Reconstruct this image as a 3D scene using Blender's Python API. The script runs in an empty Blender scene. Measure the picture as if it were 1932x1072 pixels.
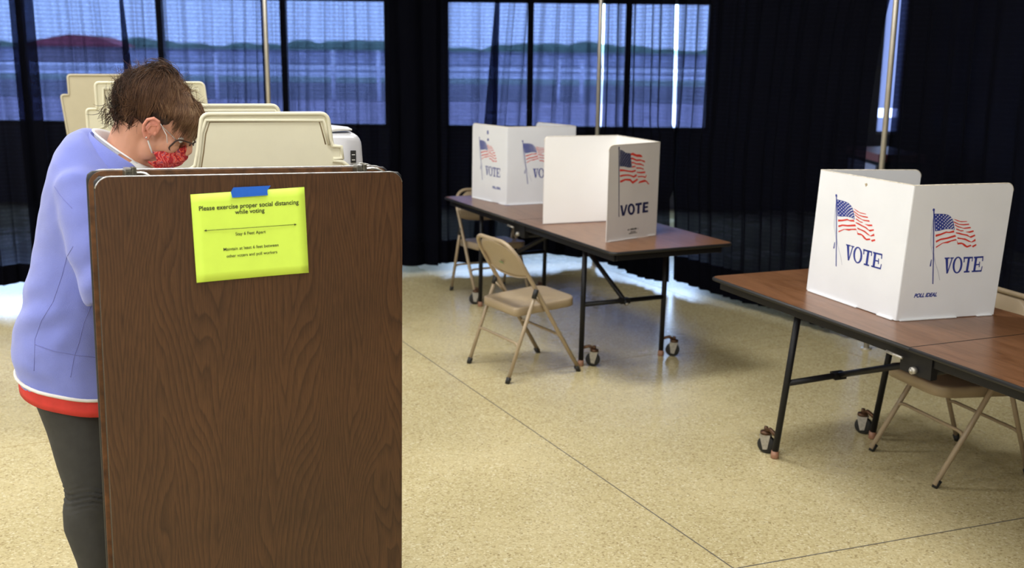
import bpy, bmesh, math, random
from mathutils import Vector, Matrix, noise

# ---------------------------------------------------------------- camera, world, lights, exposure
S = bpy.context.scene
FPX = 1950.0
EYE = Vector((0, 0, 1.71))
TH = math.atan(426 / FPX)
ROLL = math.radians(.62)
cam_d = bpy.data.cameras.new('camera')
cam = bpy.data.objects.new('camera', cam_d)
S.collection.objects.link(cam)
FW = Vector((0, math.cos(TH), -math.sin(TH)))
UP = Vector((0, math.sin(TH), math.cos(TH)))
RT = Vector((1, 0, 0))
RR = RT * math.cos(ROLL) + UP * math.sin(ROLL)
UU = -RT * math.sin(ROLL) + UP * math.cos(ROLL)
m = Matrix((RR, UU, -FW)).transposed().to_4x4()
m.translation = EYE
cam.matrix_world = m
cam_d.sensor_width = 36
cam_d.lens = 36 * FPX / 1932
cam_d.clip_end = 900
cam_d.dof.use_dof = True
cam_d.dof.focus_distance = 3.1
cam_d.dof.aperture_fstop = 3.5
S.camera = cam
S.view_settings.view_transform = 'Standard'
S.view_settings.look = 'None'
S.view_settings.gamma = 1
S.view_settings.use_curve_mapping = False
S.view_settings.exposure = 0.07

w = bpy.data.worlds.new('sky')
S.world = w
w.use_nodes = True
nt = w.node_tree
bg = nt.nodes['Background']
bg.inputs[0].default_value = (.50, .68, 1.0, 1)
bg.inputs[1].default_value = 11.5

LAMPS = [(x, y) for y in (-3.4, -.6) for x in (-5.6, -2.8, 0, 2.4)] + [(x, y) for y in (2.2, 5.0) for x in (-5.6, -2.8, 0)]
LAMP_GAIN = {-3.4: .78, -.6: .62, 2.2: .52, 5.0: .88}          # output per row, set to balance floor against upright surfaces
LAMP_W = 22.0
LAMP_COL = (.98, .985, 1.0)

# ---------------------------------------------------------------- helpers
COL = S.collection

def ray_dir(px, py):
    return FW + RR * ((px - 966) / FPX) + UU * ((536 - py) / FPX)

def at_y(px, py, Y):
    d = ray_dir(px, py)
    return EYE + d * (Y / d.y)

def link(o, parent=None):
    COL.objects.link(o)
    if parent:
        o.parent = parent
    return o

def tag(o, label, cat=None, group=None, kind=None):
    if label: o['label'] = label
    if cat: o['category'] = cat
    if group: o['group'] = group
    if kind: o['kind'] = kind
    return o

def thing(name, label, cat, loc=(0, 0, 0), rz=0, group=None):
    o = bpy.data.objects.new(name, None)
    o.empty_display_size = .1
    COL.objects.link(o)
    o.location = loc
    o.rotation_euler = (0, 0, rz)
    return tag(o, label, cat, group)

class MB:
    def __init__(s):
        s.v = []; s.f = []; s.m = []; s.sm = []; s.cur = 0
    def add(s, vs, fs, smooth=False):
        b = len(s.v)
        s.v += [tuple(v) for v in vs]
        for f in fs:
            s.f.append([b + i for i in f]); s.m.append(s.cur); s.sm.append(smooth)
        return s
    def box(s, lo, hi, M=None):
        x0, y0, z0 = lo; x1, y1, z1 = hi
        vs = [Vector(p) for p in ((x0,y0,z0),(x1,y0,z0),(x1,y1,z0),(x0,y1,z0),(x0,y0,z1),(x1,y0,z1),(x1,y1,z1),(x0,y1,z1))]
        if M: vs = [M @ v for v in vs]
        return s.add(vs, [(0,3,2,1),(4,5,6,7),(0,1,5,4),(1,2,6,5),(2,3,7,6),(3,0,4,7)])
    def tube(s, pts, r, seg=10, caps=True, closed=False):
        pts = [Vector(p) for p in pts]
        n = len(pts)
        rs = r if isinstance(r, (list, tuple)) else [r] * n
        rings = []
        up = None
        for i, p in enumerate(pts):
            if closed: t = pts[(i + 1) % n] - pts[i - 1]
            elif i == 0: t = pts[1] - p
            elif i == n - 1: t = p - pts[i - 1]
            else: t = (pts[i + 1] - p).normalized() + (p - pts[i - 1]).normalized()
            if t.length < 1e-9: t = Vector((0, 0, 1))
            t.normalize()
            if up is None:
                up = Vector((0, 0, 1)) if abs(t.z) < .9 else Vector((1, 0, 0))
            a = t.cross(up)
            if a.length < 1e-6: a = t.cross(Vector((0, 1, 0)))
            a.normalize()
            b = a.cross(t); up = b
            rings.append([p + a * rs[i] * math.cos(2 * math.pi * k / seg) + b * rs[i] * math.sin(2 * math.pi * k / seg) for k in range(seg)])
        vs = [v for rg in rings for v in rg]
        fs = []
        m_ = n if closed else n - 1
        for i in range(m_):
            for k in range(seg):
                j = (i + 1) % n
                fs.append((i * seg + k, i * seg + (k + 1) % seg, j * seg + (k + 1) % seg, j * seg + k))
        if caps and not closed:
            fs.append(tuple(range(seg))[::-1]); fs.append(tuple((n - 1) * seg + k for k in range(seg)))
        return s.add(vs, fs, True)
    def ell(s, c, r, M=None, nu=16, nv=10):
        vs = []; fs = []
        c = Vector(c)
        for j in range(nv + 1):
            t = math.pi * j / nv
            for i in range(nu):
                a = 2 * math.pi * i / nu
                q = Vector((r[0] * math.sin(t) * math.cos(a), r[1] * math.sin(t) * math.sin(a), r[2] * math.cos(t)))
                if M: q = M @ q
                vs.append(c + q)
        for j in range(nv):
            for i in range(nu):
                fs.append((j * nu + i, (j + 1) * nu + i, (j + 1) * nu + (i + 1) % nu, j * nu + (i + 1) % nu))
        return s.add(vs, fs, True)
    def loft(s, rings, caps=True, smooth=True):
        n = len(rings[0]); b = [v for r in rings for v in r]; fs = []
        for i in range(len(rings) - 1):
            for k in range(n):
                fs.append((i * n + k, i * n + (k + 1) % n, (i + 1) * n + (k + 1) % n, (i + 1) * n + k))
        if caps:
            fs.append(tuple(range(n))[::-1]); fs.append(tuple((len(rings) - 1) * n + k for k in range(n)))
        return s.add(b, fs, smooth)
    def prism(s, poly, O, X, Y, N, t0, t1):
        """polygon in plane (O, X, Y), extruded from t0 to t1 along N"""
        O, X, Y, N = map(Vector, (O, X, Y, N))
        n = len(poly)
        vs = [O + X * a + Y * b + N * t0 for a, b in poly] + [O + X * a + Y * b + N * t1 for a, b in poly]
        fs = [tuple(range(n))[::-1], tuple(range(n, 2 * n))]
        for i in range(n):
            j = (i + 1) % n
            fs.append((i, j, n + j, n + i))
        return s.add(vs, fs)
    def build(s, name, mats, parent=None, bevel=0, solid=0, sub=0):
        me = bpy.data.meshes.new(name)
        me.from_pydata(s.v, [], s.f)
        if not isinstance(mats, (list, tuple)): mats = [mats]
        for q in mats: me.materials.append(q)
        for p, mi, sm in zip(me.polygons, s.m, s.sm):
            p.material_index = mi; p.use_smooth = sm
        bm = bmesh.new(); bm.from_mesh(me); bmesh.ops.recalc_face_normals(bm, faces=bm.faces); bm.to_mesh(me); bm.free()
        o = bpy.data.objects.new(name, me)
        link(o, parent)
        if bevel:
            b = o.modifiers.new('bevel', 'BEVEL'); b.width = bevel; b.segments = 2; b.limit_method = 'ANGLE'; b.angle_limit = .7
        if solid:
            q = o.modifiers.new('solid', 'SOLIDIFY'); q.thickness = solid; q.offset = 0
        if sub:
            q = o.modifiers.new('sub', 'SUBSURF'); q.levels = sub; q.render_levels = sub
        return o

def fuse(mb, name, mat, voxel, parent=None, smooth_it=6, disp=None):
    """melt overlapping closed pieces into one continuous surface"""
    o = mb.build(name, mat)
    r = o.modifiers.new('r', 'REMESH'); r.mode = 'VOXEL'; r.voxel_size = voxel; r.use_smooth_shade = True
    q = o.modifiers.new('s', 'SMOOTH'); q.factor = .5; q.iterations = smooth_it
    dg = bpy.context.evaluated_depsgraph_get(); dg.update()
    me = bpy.data.meshes.new_from_object(o.evaluated_get(dg))
    me.name = name
    bpy.data.objects.remove(o)
    if disp:
        ns = [v.normal.copy() for v in me.vertices]
        for v, n in zip(me.vertices, ns): v.co = v.co + n * disp(v.co)
    for p in me.polygons: p.use_smooth = True
    if not me.materials: me.materials.append(mat)
    o = bpy.data.objects.new(name, me)
    return link(o, parent)

def copy_tree(o, parent=None):
    c = o.copy(); COL.objects.link(c)
    if parent:
        c.parent = parent
    for ch in list(o.children): copy_tree(ch, c)
    return c

def rrect(w, h, r, n=6, corners='all'):
    """rounded rectangle 0..w x 0..h ; corners: subset of 'bl br tr tl'"""
    out = []
    for nm, cx, cy, a0 in (('bl', r, r, 180), ('br', w - r, r, 270), ('tr', w - r, h - r, 0), ('tl', r, h - r, 90)):
        if corners == 'all' or nm in corners:
            for k in range(n + 1):
                a = math.radians(a0 + 90 * k / n); out.append((cx + r * math.cos(a), cy + r * math.sin(a)))
        else:
            out.append((0 if 'l' in nm else w, 0 if 'b' in nm else h))
    return out

# ---------------------------------------------------------------- materials
def newmat(name):
    mt = bpy.data.materials.new(name); mt.use_nodes = True
    n = mt.node_tree
    return mt, n, n.nodes['Principled BSDF']

def node(n, t, **kw):
    x = n.nodes.new(t)
    for k, v in kw.items():
        if k.startswith('i_'): x.inputs[k[2:].replace('_', ' ')].default_value = v
        else: setattr(x, k, v)
    return x

def ramp(n, stops):
    r = n.nodes.new('ShaderNodeValToRGB')
    e = r.color_ramp.elements
    e[0].position, e[0].color = stops[0][0], (*stops[0][1], 1)
    e[1].position, e[1].color = stops[-1][0], (*stops[-1][1], 1)
    for p, c in stops[1:-1]:
        q = e.new(p); q.color = (*c, 1)
    return r

def plain(name, col, rough=.5, metal=0, nscale=30, nvar=.06, bump=0, bscale=200, spec=.5, coat=0):
    mt, n, b = newmat(name)
    tc = node(n, 'ShaderNodeTexCoord')
    no = node(n, 'ShaderNodeTexNoise', i_Scale=nscale, i_Detail=4)
    n.links.new(tc.outputs['Object'], no.inputs['Vector'])
    lo = tuple(c * (1 - nvar) for c in col); hi = tuple(min(1, c * (1 + nvar)) for c in col)
    r = ramp(n, [(.3, lo), (.7, hi)])
    n.links.new(no.outputs[0], r.inputs[0]); n.links.new(r.outputs[0], b.inputs['Base Color'])
    b.inputs['Roughness'].default_value = rough; b.inputs['Metallic'].default_value = metal
    b.inputs['Specular IOR Level'].default_value = spec
    b.inputs['Coat Weight'].default_value = coat
    if bump:
        n2 = node(n, 'ShaderNodeTexNoise', i_Scale=bscale, i_Detail=3)
        n.links.new(tc.outputs['Object'], n2.inputs['Vector'])
        bp = node(n, 'ShaderNodeBump', i_Strength=bump, i_Distance=.002)
        n.links.new(n2.outputs[0], bp.inputs['Height']); n.links.new(bp.outputs[0], b.inputs['Normal'])
    return mt

def woodgrain(name, dark, mid, light, axis='Z', scale=1.0, rough=.4, cathedral=1.0):
    mt, n, b = newmat(name)
    tc = node(n, 'ShaderNodeTexCoord')
    mp = node(n, 'ShaderNodeMapping')
    n.links.new(tc.outputs['Object'], mp.inputs[0])
    long = .12 * scale
    sc = {'Z': (1 * scale, 1 * scale, long), 'Y': (1 * scale, long, 1 * scale), 'X': (long, 1 * scale, 1 * scale)}[axis]
    mp.inputs['Scale'].default_value = sc
    big = node(n, 'ShaderNodeTexNoise', i_Scale=5.5, i_Detail=1.5, i_Roughness=.4, i_Distortion=.4)
    n.links.new(mp.outputs[0], big.inputs['Vector'])
    mul = node(n, 'ShaderNodeMath', operation='MULTIPLY'); mul.inputs[1].default_value = 13 * cathedral
    n.links.new(big.outputs[0], mul.inputs[0])
    fr = node(n, 'ShaderNodeMath', operation='PINGPONG'); fr.inputs[1].default_value = .5
    n.links.new(mul.outputs[0], fr.inputs[0])
    r1 = ramp(n, [(.0, dark), (.16, mid), (.5, light)])
    n.links.new(fr.outputs[0], r1.inputs[0])
    m2 = node(n, 'ShaderNodeMapping')
    n.links.new(tc.outputs['Object'], m2.inputs[0])
    f2 = {'Z': (420, 420, 14), 'Y': (420, 14, 420), 'X': (14, 420, 420)}[axis]
    m2.inputs['Scale'].default_value = f2
    fine = node(n, 'ShaderNodeTexNoise', i_Scale=1.0, i_Detail=3, i_Roughness=.6)
    n.links.new(m2.outputs[0], fine.inputs['Vector'])
    r2 = ramp(n, [(.38, (.62, .58, .55)), (.62, (1.15, 1.15, 1.15))])
    n.links.new(fine.outputs[0], r2.inputs[0])
    mx = node(n, 'ShaderNodeMix', data_type='RGBA', blend_type='MULTIPLY')
    mx.inputs[0].default_value = .75
    n.links.new(r1.outputs[0], mx.inputs[6]); n.links.new(r2.outputs[0], mx.inputs[7])
    n.links.new(mx.outputs[2], b.inputs['Base Color'])
    b.inputs['Roughness'].default_value = rough
    bp = node(n, 'ShaderNodeBump', i_Strength=.12, i_Distance=.0006)
    n.links.new(fine.outputs[0], bp.inputs['Height']); n.links.new(bp.outputs[0], b.inputs['Normal'])
    return mt

def walnut(name):
    """plank laminate with nested V-shaped figure running down the length"""
    mt, n, b = newmat(name)
    L = n.links.new
    def mth(op, a, c=None, d=None):
        q = node(n, 'ShaderNodeMath', operation=op)
        for i, v in enumerate((a, c, d)):
            if v is None: continue
            if isinstance(v, (int, float)): q.inputs[i].default_value = v
            else: L(v, q.inputs[i])
        return q.outputs[0]
    tc = node(n, 'ShaderNodeTexCoord'); sp = node(n, 'ShaderNodeSeparateXYZ'); L(tc.outputs['Object'], sp.inputs[0])
    mp = node(n, 'ShaderNodeMapping'); mp.inputs['Scale'].default_value = (5, 1, 1.1); L(tc.outputs['Object'], mp.inputs[0])
    nz = node(n, 'ShaderNodeTexNoise', i_Scale=1.0, i_Detail=2, i_Roughness=.45); L(mp.outputs[0], nz.inputs['Vector'])
    xo = mth('ADD', sp.outputs[0], mth('MULTIPLY', nz.outputs[0], .30))
    d = mth('PINGPONG', xo, .098)                       # distance from the heart of each board
    d2 = mth('POWER', mth('MULTIPLY', d, 10.2), 1.15)
    ph = mth('SUBTRACT', mth('MULTIPLY', d2, 8.0), mth('MULTIPLY', sp.outputs[2], 8.5))
    mp2 = node(n, 'ShaderNodeMapping'); mp2.inputs['Scale'].default_value = (60, 1, 5); L(tc.outputs['Object'], mp2.inputs[0])
    n2 = node(n, 'ShaderNodeTexNoise', i_Scale=1.0, i_Detail=4, i_Roughness=.6); L(mp2.outputs[0], n2.inputs['Vector'])
    ph = mth('ADD', ph, mth('MULTIPLY', n2.outputs[0], .55))
    fr = mth('FRACT', ph)
    r = ramp(n, [(0, (.047, .020, .0082)), (.12, (.060, .026, .0105)), (.4, (.074, .033, .0135)), (.88, (.084, .038, .0155)), (1, (.050, .0215, .009))]); L(fr, r.inputs[0])
    m3 = node(n, 'ShaderNodeMapping'); m3.inputs['Scale'].default_value = (520, 1, 16); L(tc.outputs['Object'], m3.inputs[0])
    n3 = node(n, 'ShaderNodeTexNoise', i_Scale=1.0, i_Detail=3, i_Roughness=.65); L(m3.outputs[0], n3.inputs['Vector'])
    r3 = ramp(n, [(.34, (.60, .55, .52)), (.5, (.98, .97, .96)), (.66, (1.30, 1.28, 1.25))]); L(n3.outputs[0], r3.inputs[0])
    mx = node(n, 'ShaderNodeMix', data_type='RGBA', blend_type='MULTIPLY'); mx.inputs[0].default_value = .85
    L(r.outputs[0], mx.inputs[6]); L(r3.outputs[0], mx.inputs[7])
    bg_ = node(n, 'ShaderNodeTexNoise', i_Scale=3.0, i_Detail=2); L(tc.outputs['Object'], bg_.inputs['Vector'])
    r4 = ramp(n, [(.3, (.86, .86, .88)), (.7, (1.12, 1.10, 1.08))]); L(bg_.outputs[0], r4.inputs[0])
    m4 = node(n, 'ShaderNodeMix', data_type='RGBA', blend_type='MULTIPLY'); m4.inputs[0].default_value = 1
    L(mx.outputs[2], m4.inputs[6]); L(r4.outputs[0], m4.inputs[7]); L(m4.outputs[2], b.inputs['Base Color'])
    b.inputs['Roughness'].default_value = .42
    bp = node(n, 'ShaderNodeBump', i_Strength=.15, i_Distance=.0005); L(n3.outputs[0], bp.inputs['Height']); L(bp.outputs[0], b.inputs['Normal'])
    return mt

# floor: waxed flecked composition floor
def floor_mat():
    mt, n, b = newmat('flecked_floor')
    tc = node(n, 'ShaderNodeTexCoord')
    v1 = node(n, 'ShaderNodeTexVoronoi', i_Scale=150.0); v1.feature = 'F1'
    nz = node(n, 'ShaderNodeTexNoise', i_Scale=40.0, i_Detail=2)
    n.links.new(tc.outputs['Object'], nz.inputs['Vector'])
    mv = node(n, 'ShaderNodeMix', data_type='RGBA'); mv.inputs[0].default_value = .012
    n.links.new(tc.outputs['Object'], mv.inputs[6]); n.links.new(nz.outputs['Color'], mv.inputs[7])
    n.links.new(mv.outputs[2], v1.inputs['Vector'])
    sep = node(n, 'ShaderNodeSeparateColor'); n.links.new(v1.outputs['Color'], sep.inputs[0])
    base = ramp(n, [(.0, (.33, .26, .13)), (.07, (.46, .38, .20)), (.3, (.545, .465, .255)), (.6, (.58, .50, .28)), (.9, (.62, .545, .325)), (1, (.72, .67, .46))])
    n.links.new(sep.outputs[0], base.inputs[0])
    big = node(n, 'ShaderNodeTexNoise', i_Scale=1.1, i_Detail=5, i_Roughness=.6)
    n.links.new(tc.outputs['Object'], big.inputs['Vector'])
    br = ramp(n, [(.3, (.90, .88, .84)), (.7, (1.06, 1.05, 1.04))])
    n.links.new(big.outputs[0], br.inputs[0])
    mx = node(n, 'ShaderNodeMix', data_type='RGBA', blend_type='MULTIPLY'); mx.inputs[0].default_value = 1
    n.links.new(base.outputs[0], mx.inputs[6]); n.links.new(br.outputs[0], mx.inputs[7])
    v2 = node(n, 'ShaderNodeTexVoronoi', i_Scale=48.0)
    n.links.new(tc.outputs['Object'], v2.inputs['Vector'])
    r2 = ramp(n, [(.0, (1, 1, 1)), (.10, (1, 1, 1)), (.14, (0, 0, 0))])
    n.links.new(v2.outputs['Distance'], r2.inputs[0])
    s2 = node(n, 'ShaderNodeSeparateColor'); n.links.new(v2.outputs['Color'], s2.inputs[0])
    c2 = ramp(n, [(0, (.22, .13, .06)), (.3, (.50, .38, .19)), (.55, (.78, .71, .48)), (1, (.80, .70, .45))])
    n.links.new(s2.outputs[0], c2.inputs[0])
    m2 = node(n, 'ShaderNodeMix', data_type='RGBA')
    n.links.new(r2.outputs[0], m2.inputs[0]); n.links.new(mx.outputs[2], m2.inputs[6]); n.links.new(c2.outputs[0], m2.inputs[7])
    n.links.new(m2.outputs[2], b.inputs['Base Color'])
    rr = ramp(n, [(.3, (.20,) * 3), (.7, (.32,) * 3)])
    n.links.new(big.outputs[0], rr.inputs[0]); n.links.new(rr.outputs[0], b.inputs['Roughness'])
    b.inputs['Specular IOR Level'].default_value = .5
    return mt

def drape_mat(name='black_drape', tint=(.059, .066, .097)):
    mt, n, b = newmat(name)
    b.inputs['Base Color'].default_value = (.0022, .0024, .0045, 1); b.inputs['Roughness'].default_value = .9
    b.inputs['Specular IOR Level'].default_value = .02
    uv = node(n, 'ShaderNodeUVMap')
    mp = node(n, 'ShaderNodeMapping'); mp.inputs['Scale'].default_value = (130, 60, 1)
    n.links.new(uv.outputs[0], mp.inputs[0])
    nz = node(n, 'ShaderNodeTexNoise', i_Scale=1.0, i_Detail=2, i_Roughness=.7); nz.noise_dimensions = '2D'
    n.links.new(mp.outputs[0], nz.inputs['Vector'])
    # faint rows of the weave
    wv = node(n, 'ShaderNodeTexWave', i_Scale=11.0, i_Distortion=2.5, i_Detail=2); wv.bands_direction = 'Y'
    wv.inputs['Detail Scale'].default_value = 6
    n.links.new(uv.outputs[0], wv.inputs['Vector'])
    ad = node(n, 'ShaderNodeMath', operation='MULTIPLY'); n.links.new(nz.outputs[0], ad.inputs[0]); n.links.new(wv.outputs['Fac'], ad.inputs[1])
    r = ramp(n, [(.0, tuple(c * .92 for c in tint)), (.35, tint), (.6, tuple(c * 1.5 for c in tint))])
    n.links.new(ad.outputs[0], r.inputs[0])
    # cloth seen at a slant is crossed by more thread
    ge = node(n, 'ShaderNodeNewGeometry'); dt = node(n, 'ShaderNodeVectorMath', operation='DOT_PRODUCT')
    n.links.new(ge.outputs['Normal'], dt.inputs[0]); n.links.new(ge.outputs['Incoming'], dt.inputs[1])
    ab = node(n, 'ShaderNodeMath', operation='ABSOLUTE'); n.links.new(dt.outputs['Value'], ab.inputs[0])
    pw = node(n, 'ShaderNodeMath', operation='POWER'); pw.inputs[1].default_value = 1.5; n.links.new(ab.outputs[0], pw.inputs[0])
    sy = node(n, 'ShaderNodeSeparateXYZ'); n.links.new(uv.outputs[0], sy.inputs[0])
    hm = node(n, 'ShaderNodeMath', operation='GREATER_THAN'); hm.inputs[1].default_value = .26; n.links.new(sy.outputs[1], hm.inputs[0])   # doubled, opaque bottom hem
    pw2 = node(n, 'ShaderNodeMath', operation='MULTIPLY'); n.links.new(pw.outputs[0], pw2.inputs[0]); n.links.new(hm.outputs[0], pw2.inputs[1]); pw = pw2
    vm = node(n, 'ShaderNodeVectorMath', operation='SCALE'); n.links.new(r.outputs[0], vm.inputs[0]); n.links.new(pw.outputs[0], vm.inputs['Scale'])
    tr = node(n, 'ShaderNodeBsdfTransparent'); n.links.new(vm.outputs[0], tr.inputs[0])
    add = node(n, 'ShaderNodeAddShader')
    n.links.new(b.outputs[0], add.inputs[0]); n.links.new(tr.outputs[0], add.inputs[1])
    n.links.new(add.outputs[0], n.nodes['Material Output'].inputs[0])
    return mt

def sign_mat(): return plain('yellow_paper', (.68, .93, .105), .55, nvar=.02)

M = {}
M['floor'] = floor_mat()
M['panel'] = walnut('walnut_laminate')
M['top'] = woodgrain('oak_laminate', (.165, .072, .031), (.19, .088, .040), (.215, .10, .048), 'Y', 1.4, .30, .5)
M['edgewood'] = plain('raw_wood_edge', (.13, .055, .018), .6, nscale=40, nvar=.45)
M['tmold'] = plain('dark_edge_moulding', (.007, .0065, .0065), .55)
M['silver'] = plain('worn_silver', (.50, .50, .50), .32, .9, 60, .3)
M['black'] = plain('black_enamel', (.006, .006, .008), .45, spec=.3)
M['rubber'] = plain('black_rubber', (.012, .012, .012), .6)
M['glide'] = plain('tan_glide', (.30, .15, .09), .5)
M['brass'] = plain('rusty_metal', (.10, .05, .025), .45, .5, 80, .4)
M['zinc'] = plain('zinc_plate', (.42, .40, .36), .45, .6, 90, .2)
M['chair'] = plain('beige_enamel', (.35, .27, .175), .36, nscale=8, nvar=.05)
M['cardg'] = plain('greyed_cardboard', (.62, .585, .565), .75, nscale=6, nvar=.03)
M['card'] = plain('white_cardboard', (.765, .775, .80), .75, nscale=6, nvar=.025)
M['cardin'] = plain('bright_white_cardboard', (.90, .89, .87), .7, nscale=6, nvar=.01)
M['kraft'] = plain('scuffed_cardboard_edge', (.42, .34, .22), .8, nscale=60, nvar=.3)
M['ink_blue'] = plain('blue_ink', (.018, .035, .25), .6)
M['ink_navy'] = plain('navy_ink', (.008, .012, .07), .6)
M['ink_red'] = plain('red_ink', (.62, .035, .02), .6)
M['ink_black'] = plain('black_ink', (.012, .012, .012), .6)
M['ink_grey'] = plain('grey_ink', (.30, .32, .45), .7)
M['paper'] = sign_mat()
M['tape'] = plain('blue_tape', (.012, .13, .65), .6, nscale=50, nvar=.06)
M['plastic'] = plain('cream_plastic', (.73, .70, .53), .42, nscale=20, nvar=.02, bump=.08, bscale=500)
M['plastic_line'] = plain('cream_plastic_groove', (.22, .16, .08), .6)
M['device'] = plain('silver_plastic', (.60, .60, .64), .35, .25, 10, .03)
M['white'] = plain('white_plastic', (.85, .85, .85), .3)
M['wall'] = plain('grey_wall_paint', (.40, .41, .50), .8)
M['wallin'] = plain('pale_wall_paint', (.62, .61, .60), .8)
M['ceil'] = plain('ceiling_tile', (.72, .71, .68), .85)
M['wframe'] = plain('dark_window_frame', (.05, .05, .055), .4)
M['drape'] = drape_mat()
M['pole'] = plain('aluminium_pole', (.62, .58, .50), .35, .55, 20, .05)
M['seam'] = plain('floor_divider', (.11, .10, .09), .4)
M['seam2'] = plain('floor_divider_worn', (.36, .27, .12), .4)

# ---------------------------------------------------------------- the room
XL, XR, YB, YF, ZC = -8.0, 4.7, -5.0, 12.0, 3.7
def slab(name, lo, hi, mat, parent=None):
    o = MB().box(lo, hi).build(name, mat, parent)
    return tag(o, None, kind='structure') if not parent else o
slab('floor', (XL - .15, YB - .15, -.12), (XR + .15, YF + .15, 0), M['floor'])
slab('ceiling', (XL - .15, YB - .15, ZC), (XR + .15, YF + .15, ZC + .12), M['ceil'])
slab('wall_left', (XL - .15, YB, 0), (XL, YF, ZC), M['wallin'])
slab('wall_right', (XR, YB, 0), (XR + .15, YF, ZC), plain('dark_wall_tone', (.035, .03, .03), .7))  # whole wall kept dark so no lit surface shows through the right drapes
slab('wall_back', (XL, YB - .15, 0), (XR, YB, ZC), M['wallin'])
# window wall with two wide openings
SILL, HEAD = .90, 2.37
WINS = [(-7.7, -1.43), (-.80, 2.25)]
b = MB()
b.box((XL, YF, 0), (XR, YF + .15, SILL)); b.box((XL, YF, HEAD), (4.17, YF + .15, ZC)); b.box((4.44, YF, HEAD), (XR, YF + .15, ZC)); b.box((4.17, YF, 3.2), (4.44, YF + .15, ZC))
b.box((XL, YF, SILL), (WINS[0][0], YF + .15, HEAD)); b.box((WINS[0][1], YF, SILL), (WINS[1][0], YF + .15, HEAD)); b.box((WINS[1][1], YF, SILL), (4.17, YF + .15, HEAD)); b.box((4.44, YF, SILL), (XR, YF + .15, HEAD))
tag(b.build('wall_front', plain('dark_wall_paint', (.10, .10, .13), .8)), None, kind='structure')
def glass_mat():
    mt, n, bb = newmat('window_glass')
    g = node(n, 'ShaderNodeBsdfGlossy'); g.inputs['Roughness'].default_value = .02
    t = node(n, 'ShaderNodeBsdfTransparent'); t.inputs[0].default_value = (.93, .96, .98, 1)
    mx = node(n, 'ShaderNodeMixShader'); mx.inputs[0].default_value = .05
    n.links.new(t.outputs[0], mx.inputs[1]); n.links.new(g.outputs[0], mx.inputs[2])
    n.links.new(mx.outputs[0], n.nodes['Material Output'].inputs[0])
    return mt
M['glass'] = glass_mat()
for i, ((x0, x1), bars) in enumerate(zip(WINS, [(-5.6, -4.02, -2.62), (.18, 1.29)])):
    b = MB()
    b.box((x0, YF + .03, SILL), (x1, YF + .11, SILL + .05)); b.box((x0, YF + .03, HEAD - .05), (x1, YF + .11, HEAD))
    b.box((x0, YF + .03, SILL), (x0 + .05, YF + .11, HEAD)); b.box((x1 - .05, YF + .03, SILL), (x1, YF + .11, HEAD))
    for q in bars: b.box((q - .035, YF + .03, SILL), (q + .035, YF + .11, HEAD))
    fr = b.build('window_%d' % (i + 1), M['wframe']); tag(fr, None, kind='structure')
    g = MB().box((x0 + .05, YF + .065, SILL + .05), (x1 - .05, YF + .07, HEAD - .05)).build('pane', M['glass'], fr)
# floor divider strips: one family of joints runs away from the camera, the other across
def strip(name, a, c, wd, mat):
    a = Vector((*a, 0)); c = Vector((*c, 0)); d = (c - a); L = d.length; d.normalize(); n_ = Vector((-d.y, d.x, 0))
    o = MB().prism([(0, -wd / 2), (L, -wd / 2), (L, wd / 2), (0, wd / 2)], a, d, n_, (0, 0, 1), 0, .0008).build(name, mat)
    return tag(o, None, kind='structure')
dA = Vector((-1.419, 2.818)).normalized(); pA = Vector((.775, 3.27))
a0 = pA - dA * 7; a1 = pA + dA * 5.9
strip('trim_1', a0, a1, .0045, M['seam'])
dB = Vector((1.186, .425)).normalized()
strip('trim_2', pA - dB * 6, pA + dB * 3.3, .0045, M['seam'])
dC = Vector((.442, .229)).normalized()
strip('trim_3', Vector((-.541, 5.197)) - dC * 6, Vector((-.541, 5.197)) + dC * 4.5, .002, M['seam2'])
strip('trim_4', (.762, 8.49), (3.2, 3.70), .004, M['seam2'])
strip('trim_5', Vector((.999, 5.926)) - dC * 0, Vector((1.9, 6.15)), .003, M['seam2'])

# things standing by the right-hand wall, seen through the gap in the drapes
wl = at_y(1660, 268, 11.55)
cb = thing('storage_cabinet', 'red-brown topped cabinet standing beyond the gap beside the right-hand drape upright', 'cabinet', (3.93, 11.0, 0))
MB().box((-.22, -.5, .02), (.22, .5, .72)).build('body', M['black'], cb, bevel=.006)
MB().box((-.24, -.52, .72), (.24, .52, .80)).build('top', plain('red_brown_board', (.26, .08, .07), .5), cb, bevel=.004)
MB().box((-.235, -.44, .10), (-.22, -.01, .68)).build('door', plain('pale_door', (.45, .42, .50), .5), cb)
MB().box((-.235, .01, .10), (-.22, .44, .68)).build('door', plain('pale_door', (.45, .42, .50), .5), cb)
# added backlit slot, standing in for the pale lit wall beyond the drape gap
def wall_glow_mat():
    mt, n, bb = newmat('wall_glow_tone')
    t = node(n, 'ShaderNodeBsdfTranslucent'); t.inputs[0].default_value = (.30, .31, .37, 1)
    n.links.new(t.outputs[0], n.nodes['Material Output'].inputs[0]); return mt
fz = wall_glow_mat()
zb0, zb1 = at_y(1660, 222, YF).z, at_y(1660, 205, YF).z
b = MB()
b.box((4.17, YF + .03, SILL), (4.185, YF + .10, 3.2)); b.box((4.425, YF + .03, SILL), (4.44, YF + .10, 3.2)); b.box((4.185, YF + .03, SILL), (4.425, YF + .10, SILL + .03)); b.box((4.185, YF + .03, 3.17), (4.425, YF + .10, 3.2))
fw = tag(b.build('window_3', M['wall']), None, kind='structure')
MB().box((4.185, YF + .06, SILL + .03), (4.425, YF + .066, zb0)).build('glow_pane', fz, fw)
MB().box((4.185, YF + .06, zb1), (4.425, YF + .066, 3.17)).build('glow_pane', fz, fw)
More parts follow.
